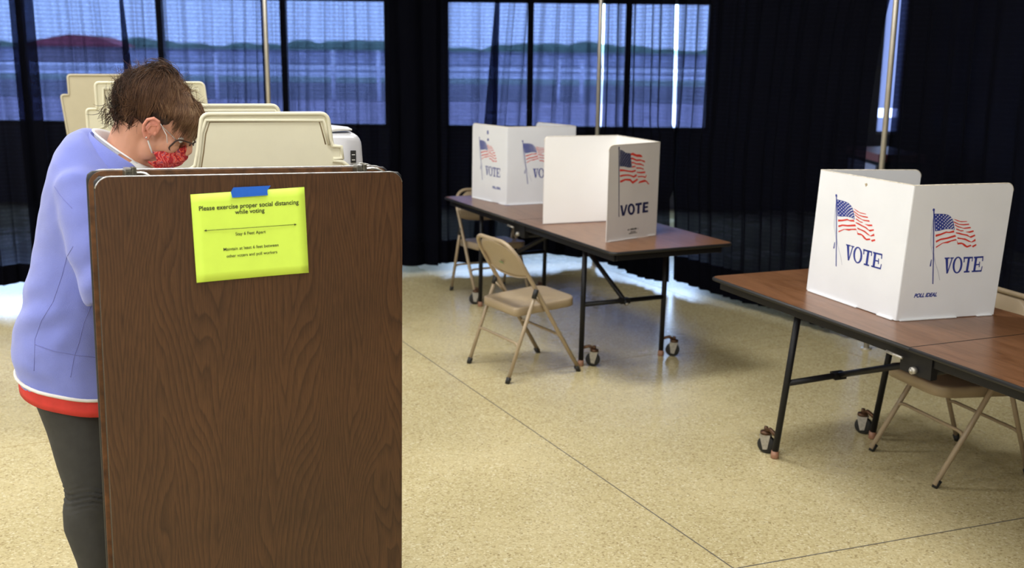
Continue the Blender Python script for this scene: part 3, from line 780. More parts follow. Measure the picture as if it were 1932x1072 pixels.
# ---------------------------------------------------------------- cardboard voting booths
PRINTS = {"serif":{"blue":[[[0.1012,0.4259],[0.1008,0.4223],[0.0987,0.4201],[0.0956,0.4202],[0.0927,0.4225],[0.0912,0.4261],[0.0915,0.4297],[0.0937,0.4319],[0.0967,0.4318],[0.0996,0.4295]],[[0.0952,0.4207],[0.1002,0.4206],[0.1213,0.2852],[0.1425,0.1374],[0.138,0.1377],[0.1169,0.2854]],[[0.1011,0.4114],[0.1187,0.411],[0.1392,0.41],[0.1553,0.4082],[0.1706,0.4023],[0.1835,0.3921],[0.1906,0.3791],[0.1972,0.3633],[0.2022,0.3459],[0.1894,0.3497],[0.1731,0.3511],[0.1574,0.3501],[0.136,0.3456],[0.1157,0.3439]],[[0.1163,0.2346],[0.1195,0.2345],[0.12,0.2081],[0.1143,0.2075]],[[0.1757,0.2395],[0.199,0.2397],[0.1992,0.2344],[0.1773,0.2342]],[[0.1801,0.2364],[0.1925,0.2359],[0.2009,0.1763],[0.1944,0.176]],[[0.2079,0.2353],[0.2133,0.2356],[0.2013,0.1778],[0.1963,0.1765]],[[0.2017,0.239],[0.2179,0.239],[0.2175,0.2343],[0.2026,0.234]],[[0.2618,0.2384],[0.3048,0.2378],[0.3048,0.2313],[0.2624,0.2315]],[[0.2823,0.2346],[0.2922,0.2348],[0.2918,0.1795],[0.2813,0.1791]],[[0.2731,0.1825],[0.2987,0.1822],[0.2991,0.1762],[0.2736,0.1759]],[[0.2628,0.2383],[0.2678,0.2381],[0.2697,0.2173],[0.2652,0.2166]],[[0.301,0.2374],[0.3048,0.2378],[0.3057,0.2193],[0.3018,0.2189]],[[0.3147,0.2351],[0.3253,0.2352],[0.3252,0.1795],[0.3152,0.1793]],[[0.3092,0.2377],[0.3524,0.2383],[0.3527,0.2317],[0.3104,0.2311]],[[0.348,0.2385],[0.3527,0.2383],[0.3538,0.2188],[0.3492,0.2184]],[[0.3086,0.1826],[0.3531,0.183],[0.3533,0.1766],[0.3097,0.1766]],[[0.3519,0.1978],[0.3558,0.1983],[0.3543,0.1766],[0.3499,0.1768]],[[0.3248,0.208],[0.3414,0.2088],[0.3417,0.2034],[0.3248,0.203]],[[0.3365,0.2165],[0.3405,0.217],[0.3423,0.1953],[0.3384,0.1945]]],"red":[[[0.1201,0.3306],[0.1411,0.334],[0.1658,0.3418],[0.1784,0.3395],[0.1992,0.3446],[0.2032,0.3367],[0.1824,0.3345],[0.1678,0.336],[0.1423,0.3271],[0.1216,0.322]],[[0.1251,0.3067],[0.1444,0.3147],[0.1725,0.3181],[0.2078,0.3271],[0.2139,0.3202],[0.1752,0.3117],[0.147,0.3085],[0.1272,0.2994]],[[0.1297,0.2843],[0.1567,0.2984],[0.1814,0.3034],[0.2139,0.311],[0.2191,0.3056],[0.1946,0.3015],[0.1812,0.2956],[0.1587,0.296],[0.1307,0.2785]],[[0.1887,0.3897],[0.2021,0.3859],[0.2226,0.3792],[0.2518,0.3784],[0.2538,0.3761],[0.2265,0.3754],[0.2063,0.3807]],[[0.1911,0.38],[0.1988,0.3775],[0.218,0.369],[0.2376,0.3673],[0.2633,0.3684],[0.2642,0.3638],[0.2385,0.3627],[0.2153,0.3662],[0.1945,0.3747]],[[0.1989,0.3684],[0.2129,0.3614],[0.2403,0.3529],[0.2723,0.3555],[0.2749,0.3502],[0.2475,0.349],[0.2172,0.3556],[0.2014,0.3631]],[[0.2066,0.3521],[0.2184,0.3489],[0.229,0.3437],[0.242,0.3434],[0.2442,0.3404],[0.233,0.3393],[0.2091,0.3472]],[[0.2529,0.3373],[0.269,0.3382],[0.2878,0.342],[0.2906,0.3362],[0.2733,0.3323],[0.2564,0.3357]],[[0.2093,0.3365],[0.2241,0.3352],[0.2445,0.3297],[0.263,0.3262],[0.2759,0.3183],[0.2976,0.3252],[0.3002,0.3199],[0.282,0.3123],[0.273,0.3163],[0.259,0.3217],[0.232,0.3272],[0.21,0.3328]],[[0.2193,0.3172],[0.2377,0.3137],[0.2577,0.311],[0.2865,0.2969],[0.3024,0.3087],[0.3057,0.2998],[0.2902,0.2945],[0.2749,0.2973],[0.2555,0.3053],[0.2386,0.3087],[0.222,0.3107]],[[0.2197,0.3056],[0.2264,0.2955],[0.2409,0.2961],[0.2547,0.2916],[0.2697,0.2814],[0.2853,0.2858],[0.2902,0.2807],[0.2709,0.2746],[0.2585,0.2797],[0.2453,0.2896],[0.2253,0.2888]],[[0.2922,0.2806],[0.3096,0.2879],[0.3124,0.2819],[0.2973,0.2745]]],"cord":[[[0.0989,0.3941],[0.1004,0.3318],[0.1035,0.2974],[0.1186,0.2593],[0.1357,0.2236],[0.1567,0.1843],[0.1688,0.151]]],"O":[[[0.262,0.2069],[0.2616,0.1966],[0.2591,0.1874],[0.2546,0.1802],[0.2487,0.1757],[0.2418,0.1744],[0.2347,0.1763],[0.2281,0.1814],[0.2226,0.1891],[0.2188,0.1985],[0.2171,0.2089],[0.2175,0.2191],[0.22,0.2282],[0.2245,0.2354],[0.2304,0.2398],[0.2372,0.2411],[0.2442,0.2392],[0.2508,0.2343],[0.2563,0.2267],[0.2602,0.2173]],[[0.2527,0.2073],[0.2527,0.1987],[0.2513,0.1909],[0.2488,0.1848],[0.2454,0.181],[0.2414,0.1798],[0.2372,0.1813],[0.2333,0.1855],[0.2299,0.1919],[0.2275,0.1998],[0.2263,0.2085],[0.2263,0.2171],[0.2277,0.2248],[0.2302,0.2308],[0.2336,0.2346],[0.2375,0.2358],[0.2417,0.2343],[0.2457,0.2302],[0.249,0.2239],[0.2514,0.216]]],"word":[[0.078,0.092],[0.153,0.0937],[0.1539,0.1097],[0.0803,0.1092]],"stars":[[0.1085,0.406],[0.1117,0.392],[0.115,0.378],[0.1183,0.364],[0.1215,0.3498],[0.1179,0.399],[0.1214,0.3852],[0.1249,0.3714],[0.1284,0.3575],[0.1244,0.4057],[0.128,0.3923],[0.1317,0.3788],[0.1354,0.3653],[0.1391,0.3517],[0.1351,0.399],[0.1388,0.386],[0.1426,0.373],[0.1463,0.36],[0.1418,0.4051],[0.1456,0.3927],[0.1494,0.3801],[0.1532,0.3676],[0.157,0.355],[0.1506,0.3984],[0.1543,0.3861],[0.1581,0.3738],[0.1619,0.3615],[0.1556,0.4038],[0.1593,0.3918],[0.1631,0.3798],[0.1668,0.3677],[0.1706,0.3556],[0.1641,0.3959],[0.1679,0.3843],[0.1718,0.3726],[0.1756,0.3609],[0.1688,0.3993],[0.1727,0.3881],[0.1766,0.3769],[0.1805,0.3656],[0.1844,0.3543],[0.1769,0.3906],[0.1808,0.3799],[0.1847,0.3692],[0.1887,0.3584],[0.1805,0.3918],[0.1844,0.3817],[0.1883,0.3715],[0.1922,0.3614],[0.1962,0.3512]]},"sans":{"blue":[[[0.0791,0.5044],[0.0783,0.5008],[0.0758,0.4987],[0.0725,0.4988],[0.0698,0.5012],[0.0687,0.5049],[0.0695,0.5085],[0.072,0.5106],[0.0753,0.5105],[0.078,0.5081]],[[0.0706,0.5036],[0.0777,0.5033],[0.0953,0.1286],[0.0906,0.1289]],[[0.0818,0.4944],[0.1015,0.4899],[0.1286,0.475],[0.1667,0.4708],[0.1733,0.4314],[0.1802,0.3935],[0.1552,0.3942],[0.1167,0.4025],[0.0844,0.4049]],[[0.0997,0.1924],[0.1169,0.1912],[0.1287,0.1496],[0.1434,0.1917],[0.1583,0.1925],[0.1378,0.1329],[0.1178,0.1325]],[[0.2202,0.1923],[0.2734,0.1945],[0.2742,0.1807],[0.2563,0.1801],[0.2573,0.1336],[0.2387,0.1331],[0.2384,0.1797],[0.2226,0.1796]],[[0.2826,0.1939],[0.3268,0.1937],[0.3277,0.1806],[0.3004,0.1808],[0.3011,0.1697],[0.3249,0.1704],[0.3256,0.16],[0.3017,0.1593],[0.3025,0.1466],[0.3274,0.1476],[0.3283,0.1344],[0.2811,0.1347]]],"red":[[[0.1668,0.4695],[0.1856,0.4732],[0.213,0.4625],[0.2399,0.4618],[0.2598,0.4528],[0.2622,0.445],[0.2176,0.4484],[0.1825,0.46],[0.168,0.4594]],[[0.1687,0.4468],[0.1832,0.4474],[0.2145,0.4351],[0.2454,0.4344],[0.2632,0.4285],[0.2848,0.4236],[0.2847,0.4134],[0.2537,0.4251],[0.215,0.4257],[0.1837,0.4373],[0.1714,0.4378]],[[0.1767,0.4237],[0.1921,0.4229],[0.2157,0.4142],[0.2467,0.4127],[0.2765,0.401],[0.2781,0.3945],[0.2551,0.402],[0.2122,0.408],[0.1925,0.4153],[0.178,0.4147]],[[0.1818,0.4005],[0.2067,0.4013],[0.2129,0.3952],[0.188,0.3921],[0.1814,0.3934]],[[0.215,0.3917],[0.248,0.3896],[0.2758,0.3817],[0.2782,0.3739],[0.2563,0.3814],[0.2173,0.3847]],[[0.0869,0.3901],[0.1174,0.386],[0.1522,0.3791],[0.1831,0.3749],[0.2119,0.3786],[0.215,0.3707],[0.1874,0.3657],[0.1487,0.3716],[0.1178,0.377],[0.0874,0.3773]],[[0.2202,0.3679],[0.2495,0.365],[0.2905,0.3655],[0.2922,0.3563],[0.2618,0.3553],[0.2244,0.3612]],[[0.089,0.3568],[0.1186,0.3591],[0.1532,0.3572],[0.1726,0.3536],[0.1962,0.3459],[0.219,0.355],[0.2254,0.3443],[0.1987,0.336],[0.173,0.3459],[0.1497,0.3497],[0.119,0.3501],[0.0905,0.347]],[[0.2294,0.3428],[0.2665,0.3421],[0.2943,0.3367],[0.2994,0.3481],[0.3025,0.3428],[0.2968,0.328],[0.2669,0.3356],[0.2337,0.3356]],[[0.0914,0.3272],[0.1312,0.3353],[0.1737,0.3317],[0.1919,0.3164],[0.2281,0.3299],[0.2356,0.3217],[0.1927,0.3026],[0.1705,0.3202],[0.1316,0.3257],[0.1089,0.3185],[0.093,0.316]],[[0.2356,0.3022],[0.2467,0.3133],[0.2875,0.3201],[0.3077,0.3112],[0.3288,0.2916],[0.321,0.2907],[0.3001,0.3077],[0.2766,0.3056]]],"O":[[[0.2189,0.1611],[0.218,0.1513],[0.2142,0.1426],[0.208,0.1359],[0.2,0.1319],[0.1908,0.131],[0.1816,0.1332],[0.1731,0.1384],[0.1662,0.146],[0.1616,0.1552],[0.1596,0.1652],[0.1606,0.175],[0.1644,0.1836],[0.1705,0.1902],[0.1785,0.1942],[0.1876,0.1951],[0.1968,0.193],[0.2053,0.1879],[0.2122,0.1804],[0.2169,0.1711]],[[0.202,0.1623],[0.2017,0.1562],[0.2002,0.1508],[0.1976,0.1467],[0.1941,0.1441],[0.1902,0.1434],[0.1862,0.1447],[0.1825,0.1477],[0.1794,0.1523],[0.1773,0.1579],[0.1764,0.164],[0.1767,0.1701],[0.1783,0.1754],[0.1809,0.1796],[0.1843,0.1821],[0.1882,0.1828],[0.1922,0.1816],[0.1959,0.1786],[0.1989,0.174],[0.2011,0.1684]]],"lines":[[[0.1671,0.0463],[0.2538,0.0466]],[[0.1897,0.034],[0.2323,0.0342]],[[0.1782,0.0256],[0.2447,0.0269]]],"stars":[[0.0864,0.4864],[0.0874,0.4678],[0.0885,0.4491],[0.0896,0.4304],[0.0907,0.4116],[0.0926,0.4761],[0.0943,0.4575],[0.0961,0.439],[0.0979,0.4203],[0.097,0.4841],[0.0995,0.4658],[0.1019,0.4474],[0.1044,0.4289],[0.1069,0.4103],[0.1039,0.4739],[0.1071,0.4556],[0.1102,0.4373],[0.1134,0.4189],[0.1093,0.4795],[0.1127,0.4617],[0.1161,0.4438],[0.1194,0.4258],[0.1228,0.4078],[0.1182,0.4672],[0.1217,0.4498],[0.1253,0.4323],[0.1289,0.4147],[0.1234,0.4722],[0.1272,0.4552],[0.131,0.4382],[0.1348,0.4212],[0.1386,0.404],[0.1326,0.4604],[0.1366,0.4439],[0.1405,0.4273],[0.1445,0.4106],[0.1404,0.4676],[0.144,0.4512],[0.1477,0.4347],[0.1514,0.4182],[0.155,0.4016],[0.1518,0.4584],[0.1551,0.4421],[0.1585,0.4257],[0.1619,0.4092],[0.1598,0.4655],[0.1629,0.4493],[0.166,0.433],[0.1691,0.4167],[0.1722,0.4003]]}}

def print_mesh(kind, O, X, Y, N, u0, su, parent, only=None):
    """ink on cardboard: thin layers laid on the panel face. u is scaled by su and moved to u0"""
    d = PRINTS[kind]; ub = .0962 if kind == 'serif' else 0
    f = lambda q: (u0 + (q[0] - ub) * su, q[1])
    if kind == 'sans': f = lambda q: (q[0], q[1])
    O, X, Y, N = map(Vector, (O, X, Y, N))
    t0 = .0024
    nflag = 4 if kind == 'serif' else 3
    bl = MB(); 
    bl.cur = 0
    ink = M['ink_blue'] if kind == 'serif' else M['ink_navy']
    pole = (1,)
    for i, p in enumerate(d['blue'][:nflag]): bl.prism([f(q) for q in p], O, X, Y, N, t0, t0 + .0003 + .0001 * (i > 1))
    bl.cur = 1
    for p in d['red']: bl.prism([f(q) for q in p], O, X, Y, N, t0, t0 + .0003)
    bl.cur = 2
    r = .0026 if kind == 'serif' else .0018
    for c in d['stars']:
        cu, cv = f(c)
        bl.prism([(cu + r * .9 * su * math.cos(a), cv + r * math.sin(a)) for a in [k * math.pi / 3 for k in range(6)]], O, X, Y, N, t0 + .0004, t0 + .0006)
    if kind == 'serif':
        bl.cur = 3
        c = [f(q) for q in d['cord'][0]]
        for w_ in (0, .006):
            pl = [(a + (w_ if 0 < i < 4 else 0), b_) for i, (a, b_) in enumerate(c)]
            for a, b_ in zip(pl, pl[1:]):
                bl.prism([(a[0] - .0006, a[1]), (a[0] + .0006, a[1]), (b_[0] + .0006, b_[1]), (b_[0] - .0006, b_[1])], O, X, Y, N, t0, t0 + .00025)
    bl.build('printed_flag', [ink, M['ink_red'], M['card'], M['ink_grey']], parent)
    wd = MB()
    for p in d['blue'][nflag:]: wd.prism([f(q) for q in p], O, X, Y, N, t0, t0 + .0003)
    oo, oi = [[f(q) for q in r_] for r_ in d['O']]
    n = len(oo)
    for i in range(n):
        j = (i + 1) % n
        wd.prism([oo[i], oo[j], oi[j], oi[i]], O, X, Y, N, t0, t0 + .0003)
    wd.build('printed_word', ink, parent)

def text_mesh(s, size, O, X, Y, N, mat, name, parent, align='CENTER', bold=0.0, sx=1, shear=0):
    cu = bpy.data.curves.new('txt', 'FONT'); cu.body = s; cu.size = size; cu.align_x = align; cu.offset = bold; cu.extrude = .00012; cu.shear = shear
    o = bpy.data.objects.new('txt', cu); COL.objects.link(o)
    dg = bpy.context.evaluated_depsgraph_get(); dg.update()
    me = bpy.data.meshes.new_from_object(o.evaluated_get(dg))
    bpy.data.objects.remove(o)
    O, X, Y, N = map(Vector, (O, X, Y, N))
    for v in me.vertices: v.co = O + X * v.co.x * sx + Y * v.co.y + N * v.co.z
    me.materials.clear(); me.materials.append(mat); me.name = name
    q = bpy.data.objects.new(name, me)
    return link(q, parent)

ZB = .7425
def booth(label, pts, lean, outside, prints, free_r=.03, h=.52, notch=False, inner=None, mat=None):
    mat = mat or M['card']
    """three-fold cardboard screen: pts = four ground points; outside = +1 if the printed side is to the right of the walk"""
    c = sum((Vector(p) for p in pts), Vector((0, 0))) / 4
    t = thing('cardboard_voting_booth', label, 'voting booth', (c.x, c.y, ZB), 0, 'white cardboard voting booths')
    lean = Vector((*lean, 0))
    for i in range(3):
        A = Vector((pts[i][0] - c.x, pts[i][1] - c.y, 0)); B = Vector((pts[i + 1][0] - c.x, pts[i + 1][1] - c.y, 0))
        wd = (B - A).length; X = (B - A).normalized()
        Y = (Vector((0, 0, h)) + lean).normalized()
        N = X.cross(Y).normalized() * outside
        cor = {0: 'tl', 1: '', 2: 'tr'}[i]
        poly = rrect(wd, h, free_r, 6, cor)
        # a slightly dented bottom edge like worn corrugated board
        p = MB().prism(poly, A, X, Y, N, -.0022, .0022)
        if i == 1 or True:
            nm = 'centre_panel' if i == 1 else 'side_panel'
            po = p.build(nm, mat, t)
            if inner: MB().prism([(min(wd - .002, max(.002, a)), min(h - .002, max(.003, b_))) for a, b_ in poly], A, X, Y, N, -.0032, -.0022).build('inside_face', inner, po)
        # scuffed brown fold/rim
        e = MB()
        up_ = [(0, 0, 0)] if False else None
        top = [q for q in poly if q[1] > h - free_r - .001]
        top.sort(key=lambda q: q[0])
        e.tube([A + X * a + Y * b_ for a, b_ in top], .0027, 6)
        e.build('worn_edge', M['kraft2'], po)
        # tuck-in floor flap
        fl = MB()
        for a0_, a1_ in ((.03, .60), (.82, .97)):
            fl.box((0, 0, 0), (1, 1, 1), Matrix.Translation(A + X * a0_ * wd - N * .000 + Vector((0, 0, -.0015))) @ Matrix(((X.x * (a1_ - a0_) * wd, N.x * .010, 0), (X.y * (a1_ - a0_) * wd, N.y * .010, 0), (0, 0, .004))).to_4x4())
        fl.build('bottom_flap', mat, po)
        for pr in prints:
            if pr['panel'] == i:
                kind = pr['kind']
                if pr.get('flip'):
                    OO, XX = B, -X
                else: OO, XX = A, X
                NN = N
                if kind: print_mesh(kind, OO, XX, Y, NN, pr.get('u0', 0), pr.get('su', 1), po)
                if pr.get('maker'):
                    u, v, sz = pr['maker']
                    text_mesh('POLL IDEAL', sz, OO + XX * u + Y * v + NN * .0024, XX, Y, NN, M['ink_blue'], 'maker_mark', po, 'CENTER', sz * .05, .92, .3)
                if pr.get('lines'):
                    rs = random.Random(3); sp_ = MB()      # three lines of type too small to read
                    for k, (a, b_) in enumerate(PRINTS['sans']['lines']):
                        a, b_ = Vector(a), Vector(b_); hh = (.0105, .0048, .0045)[k]; q_ = 0.0
                        while q_ < 1:
                            w_ = rs.uniform(.03, .07)
                            if rs.random() < .84:
                                p_ = a.lerp(b_, q_); h2_ = hh * rs.uniform(.6, 1)
                                sp_.prism([(p_.x, p_.y), (p_.x + w_ * .09, p_.y), (p_.x + w_ * .09, p_.y + h2_), (p_.x, p_.y + h2_)], OO, XX, Y, NN, .0024, .0026)
                            q_ += w_ + .02
                    sp_.build('small_print', M['ink_black'], po)
                if pr.get('stamp'):
                    u, v = pr['stamp']
                    s_ = MB().prism([(u, v), (u + .018, v + .004), (u + .014, v + .03), (u - .004, v + .024)], OO, XX, Y, NN, .0023, .0026)
                    s_.prism([(u + .002, v - .045), (u + .024, v - .04), (u + .018, v - .025), (u + .004, v - .028)], OO, XX, Y, NN, .0023, .0026)
                    s_.build('ink_stamp', M['ink_blue'], po)
                if pr.get('scuff'):
                    u, v = pr['scuff']
                    MB().prism([(u, v), (u + .012, v + .004), (u + .018, v - .003), (u + .008, v - .012)], OO, XX, Y, NN, .0023, .0025).build('scuff_mark', M['kraft'], po)
    return t
M['kraft2'] = plain('paper_rim', (.66, .60, .50), .8, nscale=70, nvar=.25)
# far booth on the long table (printed faces towards the camera)
booth('white cardboard booth on the far half of the long table, flag print partly hidden', [(-.29, 7.315), (-.042, 6.925), (.42, 7.12), (.16, 7.50)], (.004, .0), 1,
      [dict(panel=0, kind='serif', u0=.095, su=1.09, maker=(.33, .094, .022), stamp=(.20, .455)), dict(panel=1, kind='serif', u0=.107, su=1.0)])
# near booth on the long table: blank inside turned to the camera, flag on the right wing
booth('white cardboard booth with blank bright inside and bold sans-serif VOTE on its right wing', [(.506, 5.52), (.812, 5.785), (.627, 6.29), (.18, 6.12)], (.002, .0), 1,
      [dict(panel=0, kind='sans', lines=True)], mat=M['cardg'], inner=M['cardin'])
# right booth
booth('large white cardboard booth on the right-hand table with two flag prints', [(1.72, 4.42), (1.28, 4.38), (1.474, 3.846), (1.9, 3.965)], (.024, .0), 1,
      [dict(panel=1, kind='serif', u0=.123, su=1.26, scuff=(.29, .495)), dict(panel=2, kind='serif', u0=.096, su=1.0, maker=(.114, .088, .021))])

# ---------------------------------------------------------------- folded table standing on end (foreground)
U = Vector((.87728596, .4792635, -.02599707)).normalized(); V = Vector((.00987603, .0361475, .99929766)).normalized(); NB = -U.cross(V)   # NB points away from camera
O0 = Vector((-.959, 2.362, 1.435)) - V * 1.437
ft = thing('folded_table', 'upright folded table with a walnut wood-grain top, the yellow notice taped to it', 'table')
mw = Matrix((U, NB, V)).transposed().to_4x4(); mw.translation = O0
ft.matrix_world = mw
HT = 1.435
def half_top(name, y0, y1, z0, z1, mat_face, x0=0, x1=.76, ch=.034):
    poly = [(x0 + a, z0 + b_) for a, b_ in rrect(x1 - x0, z1 - z0, ch, 7)]
    o = MB().prism(poly, (0, 0, 0), (1, 0, 0), (0, 0, 1), (0, 1, 0), y0, y1).build(name, mat_face, ft)
    return o, poly
f1, pl1 = half_top('front_top', 0, .019, .17, HT, M['panel'])
MB().tube([(min(.752, max(.008, a)), .0105, min(c_, HT - .008)) for a, c_ in pl1], .0095, 8, closed=True).build('edge_moulding', M['tmold'], f1)
rim = MB()
rim.tube([(a, .003, c_ + .0008) for a, c_ in sorted([q for q in pl1 if q[1] > HT - .03], key=lambda q: q[0])], .0022, 8)
rim.build('top_edge_trim', M['silver'], f1)
f2, pl2 = half_top('rear_top', .062, .084, .17, HT + .010, M['edgewood'], -.006, .745)
MB().tube([(min(.738, max(.0, a)), .0755, min(c_, HT + .001)) for a, c_ in pl2], .0095, 8, closed=True).build('edge_moulding', M['tmold'], f2)
rim = MB()
rim.tube([(a, .082, c_ + .0012) for a, c_ in sorted([q for q in pl2 if q[1] > HT - .02], key=lambda q: q[0])], .0024, 8)
rim.build('top_edge_trim', M['silver'], f2)
nl = MB()
for x in (.018, .30, .405, .425, .56): nl.tube([(x, .0615, HT - .004), (x, .060, HT - .004)], .0035, 8)
nl.build('screw_head', M['black'], f2)
# steel under-frame between the halves, legs with casters
fr = MB()
for x in (.07, .69):
    fr.box((x - .012, .021, .20), (x + .012, .034, HT - .12)); fr.box((x - .012, .048, .20), (x + .012, .061, HT - .12))
fr.build('under_frame', M['black'], ft)
for x in (.09, .67):
    for y, sg in ((-.09, -1), (.19, 1)):
        zf = x * .027 + .004 + .0362 * (y if y < 0 else y)
        l_ = MB().tube([(x, .041, .34), (x, y * .5 + .02, .22), (x, y, .10)], .0135, 10).build('leg', M['black'], ft)
        caster(l_, x, y, sg * math.pi / 2, z0=zf)
# latches on the top edge
def latch(x, rod):
    b_ = MB()
    b_.box((x - .012, .026, HT - .02), (x + .012, .060, HT + .013)); b_.box((x + .004, .020, HT - .004), (x + .014, .05, HT + .021))
    l_ = b_.build('latch', M['brass2'], ft, bevel=.002)
    MB().box((x - .011, .026, HT + .0131), (x + .003, .056, HT + .019)).build('latch_plate', M['silver'], l_, bevel=.001)
    MB().tube(rod, .0038, 8).build('latch_rod', M['silver2'], l_)
    return l_
M['brass2'] = plain('tarnished_latch', (.16, .15, .12), .35, .8, 150, .4)
M['silver2'] = plain('plated_rod', (.75, .75, .72), .22, .9, 60, .1)
latch(.082, [Vector((.085, .036, HT + .006)), Vector((.10, .034, HT + .0065))] + bez((.108, .033, HT + .0065), (.122, .031, HT + .006), (.132, .028, HT - .012), 6))
lt = latch(.655, [Vector((.658, .036, HT + .008)), Vector((.685, .034, HT + .0085))] + bez((.69, .034, HT + .0085), (.715, .032, HT + .008), (.728, .028, HT - .015), 6))
MB().tube([Vector((.655, .045, HT + .021))] + bez((.66, .045, HT + .022), (.69, .045, HT + .020), (.70, .044, HT + .006), 6), .0018, 6).build('latch_wire', M['silver2'], lt)

# yellow notice and blue tape lie on the front face
SC = [(.2128, -.0464), (.4933, -.035), (.4997, -.2537), (.2193, -.2609)]
def onface(u, v, d=0): return O0 + U * u + V * (HT + .002 + v) - NB * d
an = math.atan2(.0100, .2805)
SX = U * math.cos(an) + V * math.sin(an); SY = -U * math.sin(an) + V * math.cos(an); SN = -NB
pp = MB()
gx, gy = 12, 10; vs = []
for j in range(gy + 1):
    for i in range(gx + 1):
        a, c_ = i / gx, j / gy
        u = (SC[3][0] * (1 - a) + SC[2][0] * a) * (1 - c_) + (SC[0][0] * (1 - a) + SC[1][0] * a) * c_
        v = (SC[3][1] * (1 - a) + SC[2][1] * a) * (1 - c_) + (SC[0][1] * (1 - a) + SC[1][1] * a) * c_
        lift = .0012 + .004 * (1 - c_) * (abs(a - .5) * 2) ** 2 + .0015 * (1 - c_)
        vs.append(onface(u, v, lift))
pp.add(vs, [(j * (gx + 1) + i, j * (gx + 1) + i + 1, (j + 1) * (gx + 1) + i + 1, (j + 1) * (gx + 1) + i) for j in range(gy) for i in range(gx)], True)
paper = pp.build('paper_notice', M['paper'], None, solid=.0003)
tag(paper, 'bright yellow-green paper notice taped to the front of the folded table', 'notice')
def sign_text(s, a, b_, parent, bold, up_shift=0):
    """a, b_: left and right ends of the baseline on the panel face"""
    q = text_mesh(s, .01, (0, 0, 0), (1, 0, 0), (0, 1, 0), (0, 0, 1), M['ink_black'], 'lettering', parent, 'CENTER', bold)
    xs_ = [v.co.x for v in q.data.vertices]; wd = max(xs_) - min(xs_); cx = (max(xs_) + min(xs_)) / 2
    k = (Vector(b_) - Vector(a)).length / wd
    mid = (Vector(a) + Vector(b_)) / 2
    O = onface(mid.x, mid.y + up_shift, 0)
    for v in q.data.vertices:
        xx, yy = (v.co.x - cx) * k, v.co.y * k * 1.02
        fv = (mid.y + yy + .26) / .22
        dd = .0022 + (1 - fv) * (.0015 + .004 * min(1, (abs(mid.x + xx - .356) / .14)) ** 2)
        v.co = O + SX * xx + SY * yy + SN * (dd + v.co.z)
sign_text('Please exercise proper social distancing', (.2315, -.0795 - .0075), (.4775, -.0700 - .0065), paper, .00012)
sign_text('while voting', (.3175, -.0975), (.3905, -.0945), paper, .00012)
sign_text('Stay 6 Feet Apart', (.3175, -.1500), (.3920, -.1470), paper, .00002)
sign_text('Maintain at least 6 feet between', (.2870, -.1865), (.4235, -.1820), paper, .00002)
sign_text('other voters and poll workers', (.2940, -.2040), (.4200, -.1990), paper, .00002)
ar = MB()
A_ = onface(.2415, -.1345, .0045); B_ = onface(.4705, -.1285, .0045)
ar.tube([A_, B_], .0006, 6)
for P_, s in ((A_, 1), (B_, -1)):
    ar.prism([(0, 0), (s * .0055, .0024), (s * .0055, -.0024)], P_, SX, SY, SN, -.0003, .0004)
ar.build('arrow_line', M['ink_black'], paper)
tp = [(.3141, -.0316), (.4063, -.0291), (.3974, -.0407), (.3985, -.0526), (.3109, -.0563), (.308, -.0424)]
tpo = MB().prism(tp, onface(0, 0, 0), U, V, SN, .0058, .0064).build('masking_tape', M['tape'])
tag(tpo, 'torn strip of blue tape holding the yellow notice', 'tape')

# ---------------------------------------------------------------- cream plastic voting screens
def wing(parent, P, X, outline, inner=None, th=.018, name='privacy_wing', mat=None, rim=True):
    """moulded plastic wing; outline in (u, z) with P at u=0, z absolute"""
    mat = mat or M['plastic']
    X = Vector(X).normalized(); Z = Vector((0, 0, 1)); N = X.cross(Z)
    o = MB().prism(outline, P, X, Z, N, -th / 2, th / 2).build(name, mat, parent, bevel=.003)
    if rim:
        r_ = MB()
        cx = sum(q[0] for q in outline) / len(outline); cz = sum(q[1] for q in outline) / len(outline)
        r_.tube([Vector(P) + X * (cx + (a - cx) * .985) + Z * (cz + (b_ - cz) * .985) + N * (th / 2) for a, b_ in outline], .006, 8, closed=True)
        r_.build('moulded_rim', mat, o)
    if inner:
        for off, rad, mm, nm in ((0, .0022, M['plastic_line'], 'groove'), (-.011, .0055, mat, 'moulded_ridge')):
            q = MB(); c0 = Vector((sum(p[0] for p in inner) / len(inner), sum(p[1] for p in inner) / len(inner)))
            pts = []
            for a, b_ in inner:
                dd = Vector((a, b_)) - c0; k = 1 - off / max(.05, dd.length)
                pts.append(Vector(P) + X * (c0.x + dd.x * k) + Z * (c0.y + dd.y * k) + N * (th / 2 - (.001 if off == 0 else 0)))
            q.tube(pts, rad, 8); q.build(nm, mm, o)
    return o
def cream_booth(label, loc, rz, far, depth_pts=None):
    pass
import_yaw = math.atan2(.093, .311)
RN = Vector((-.519, 2.932))      # near right corner of the booth beside the person
bx = Vector((math.cos(import_yaw), math.sin(import_yaw), 0)); by = Vector((-bx.y, bx.x, 0))
vb = thing('plastic_voting_booth', 'cream plastic voting booth with tall privacy wings in front of the bending person', 'voting booth', (RN.x, RN.y, 0), import_yaw, 'cream plastic voting booths')
def arcpts(cx, cz, r, a0, a1, n=5): return [(cx + r * math.cos(math.radians(a0 + (a1 - a0) * k / n)), cz + r * math.sin(math.radians(a0 + (a1 - a0) * k / n))) for k in range(n + 1)]
zt = 1.555
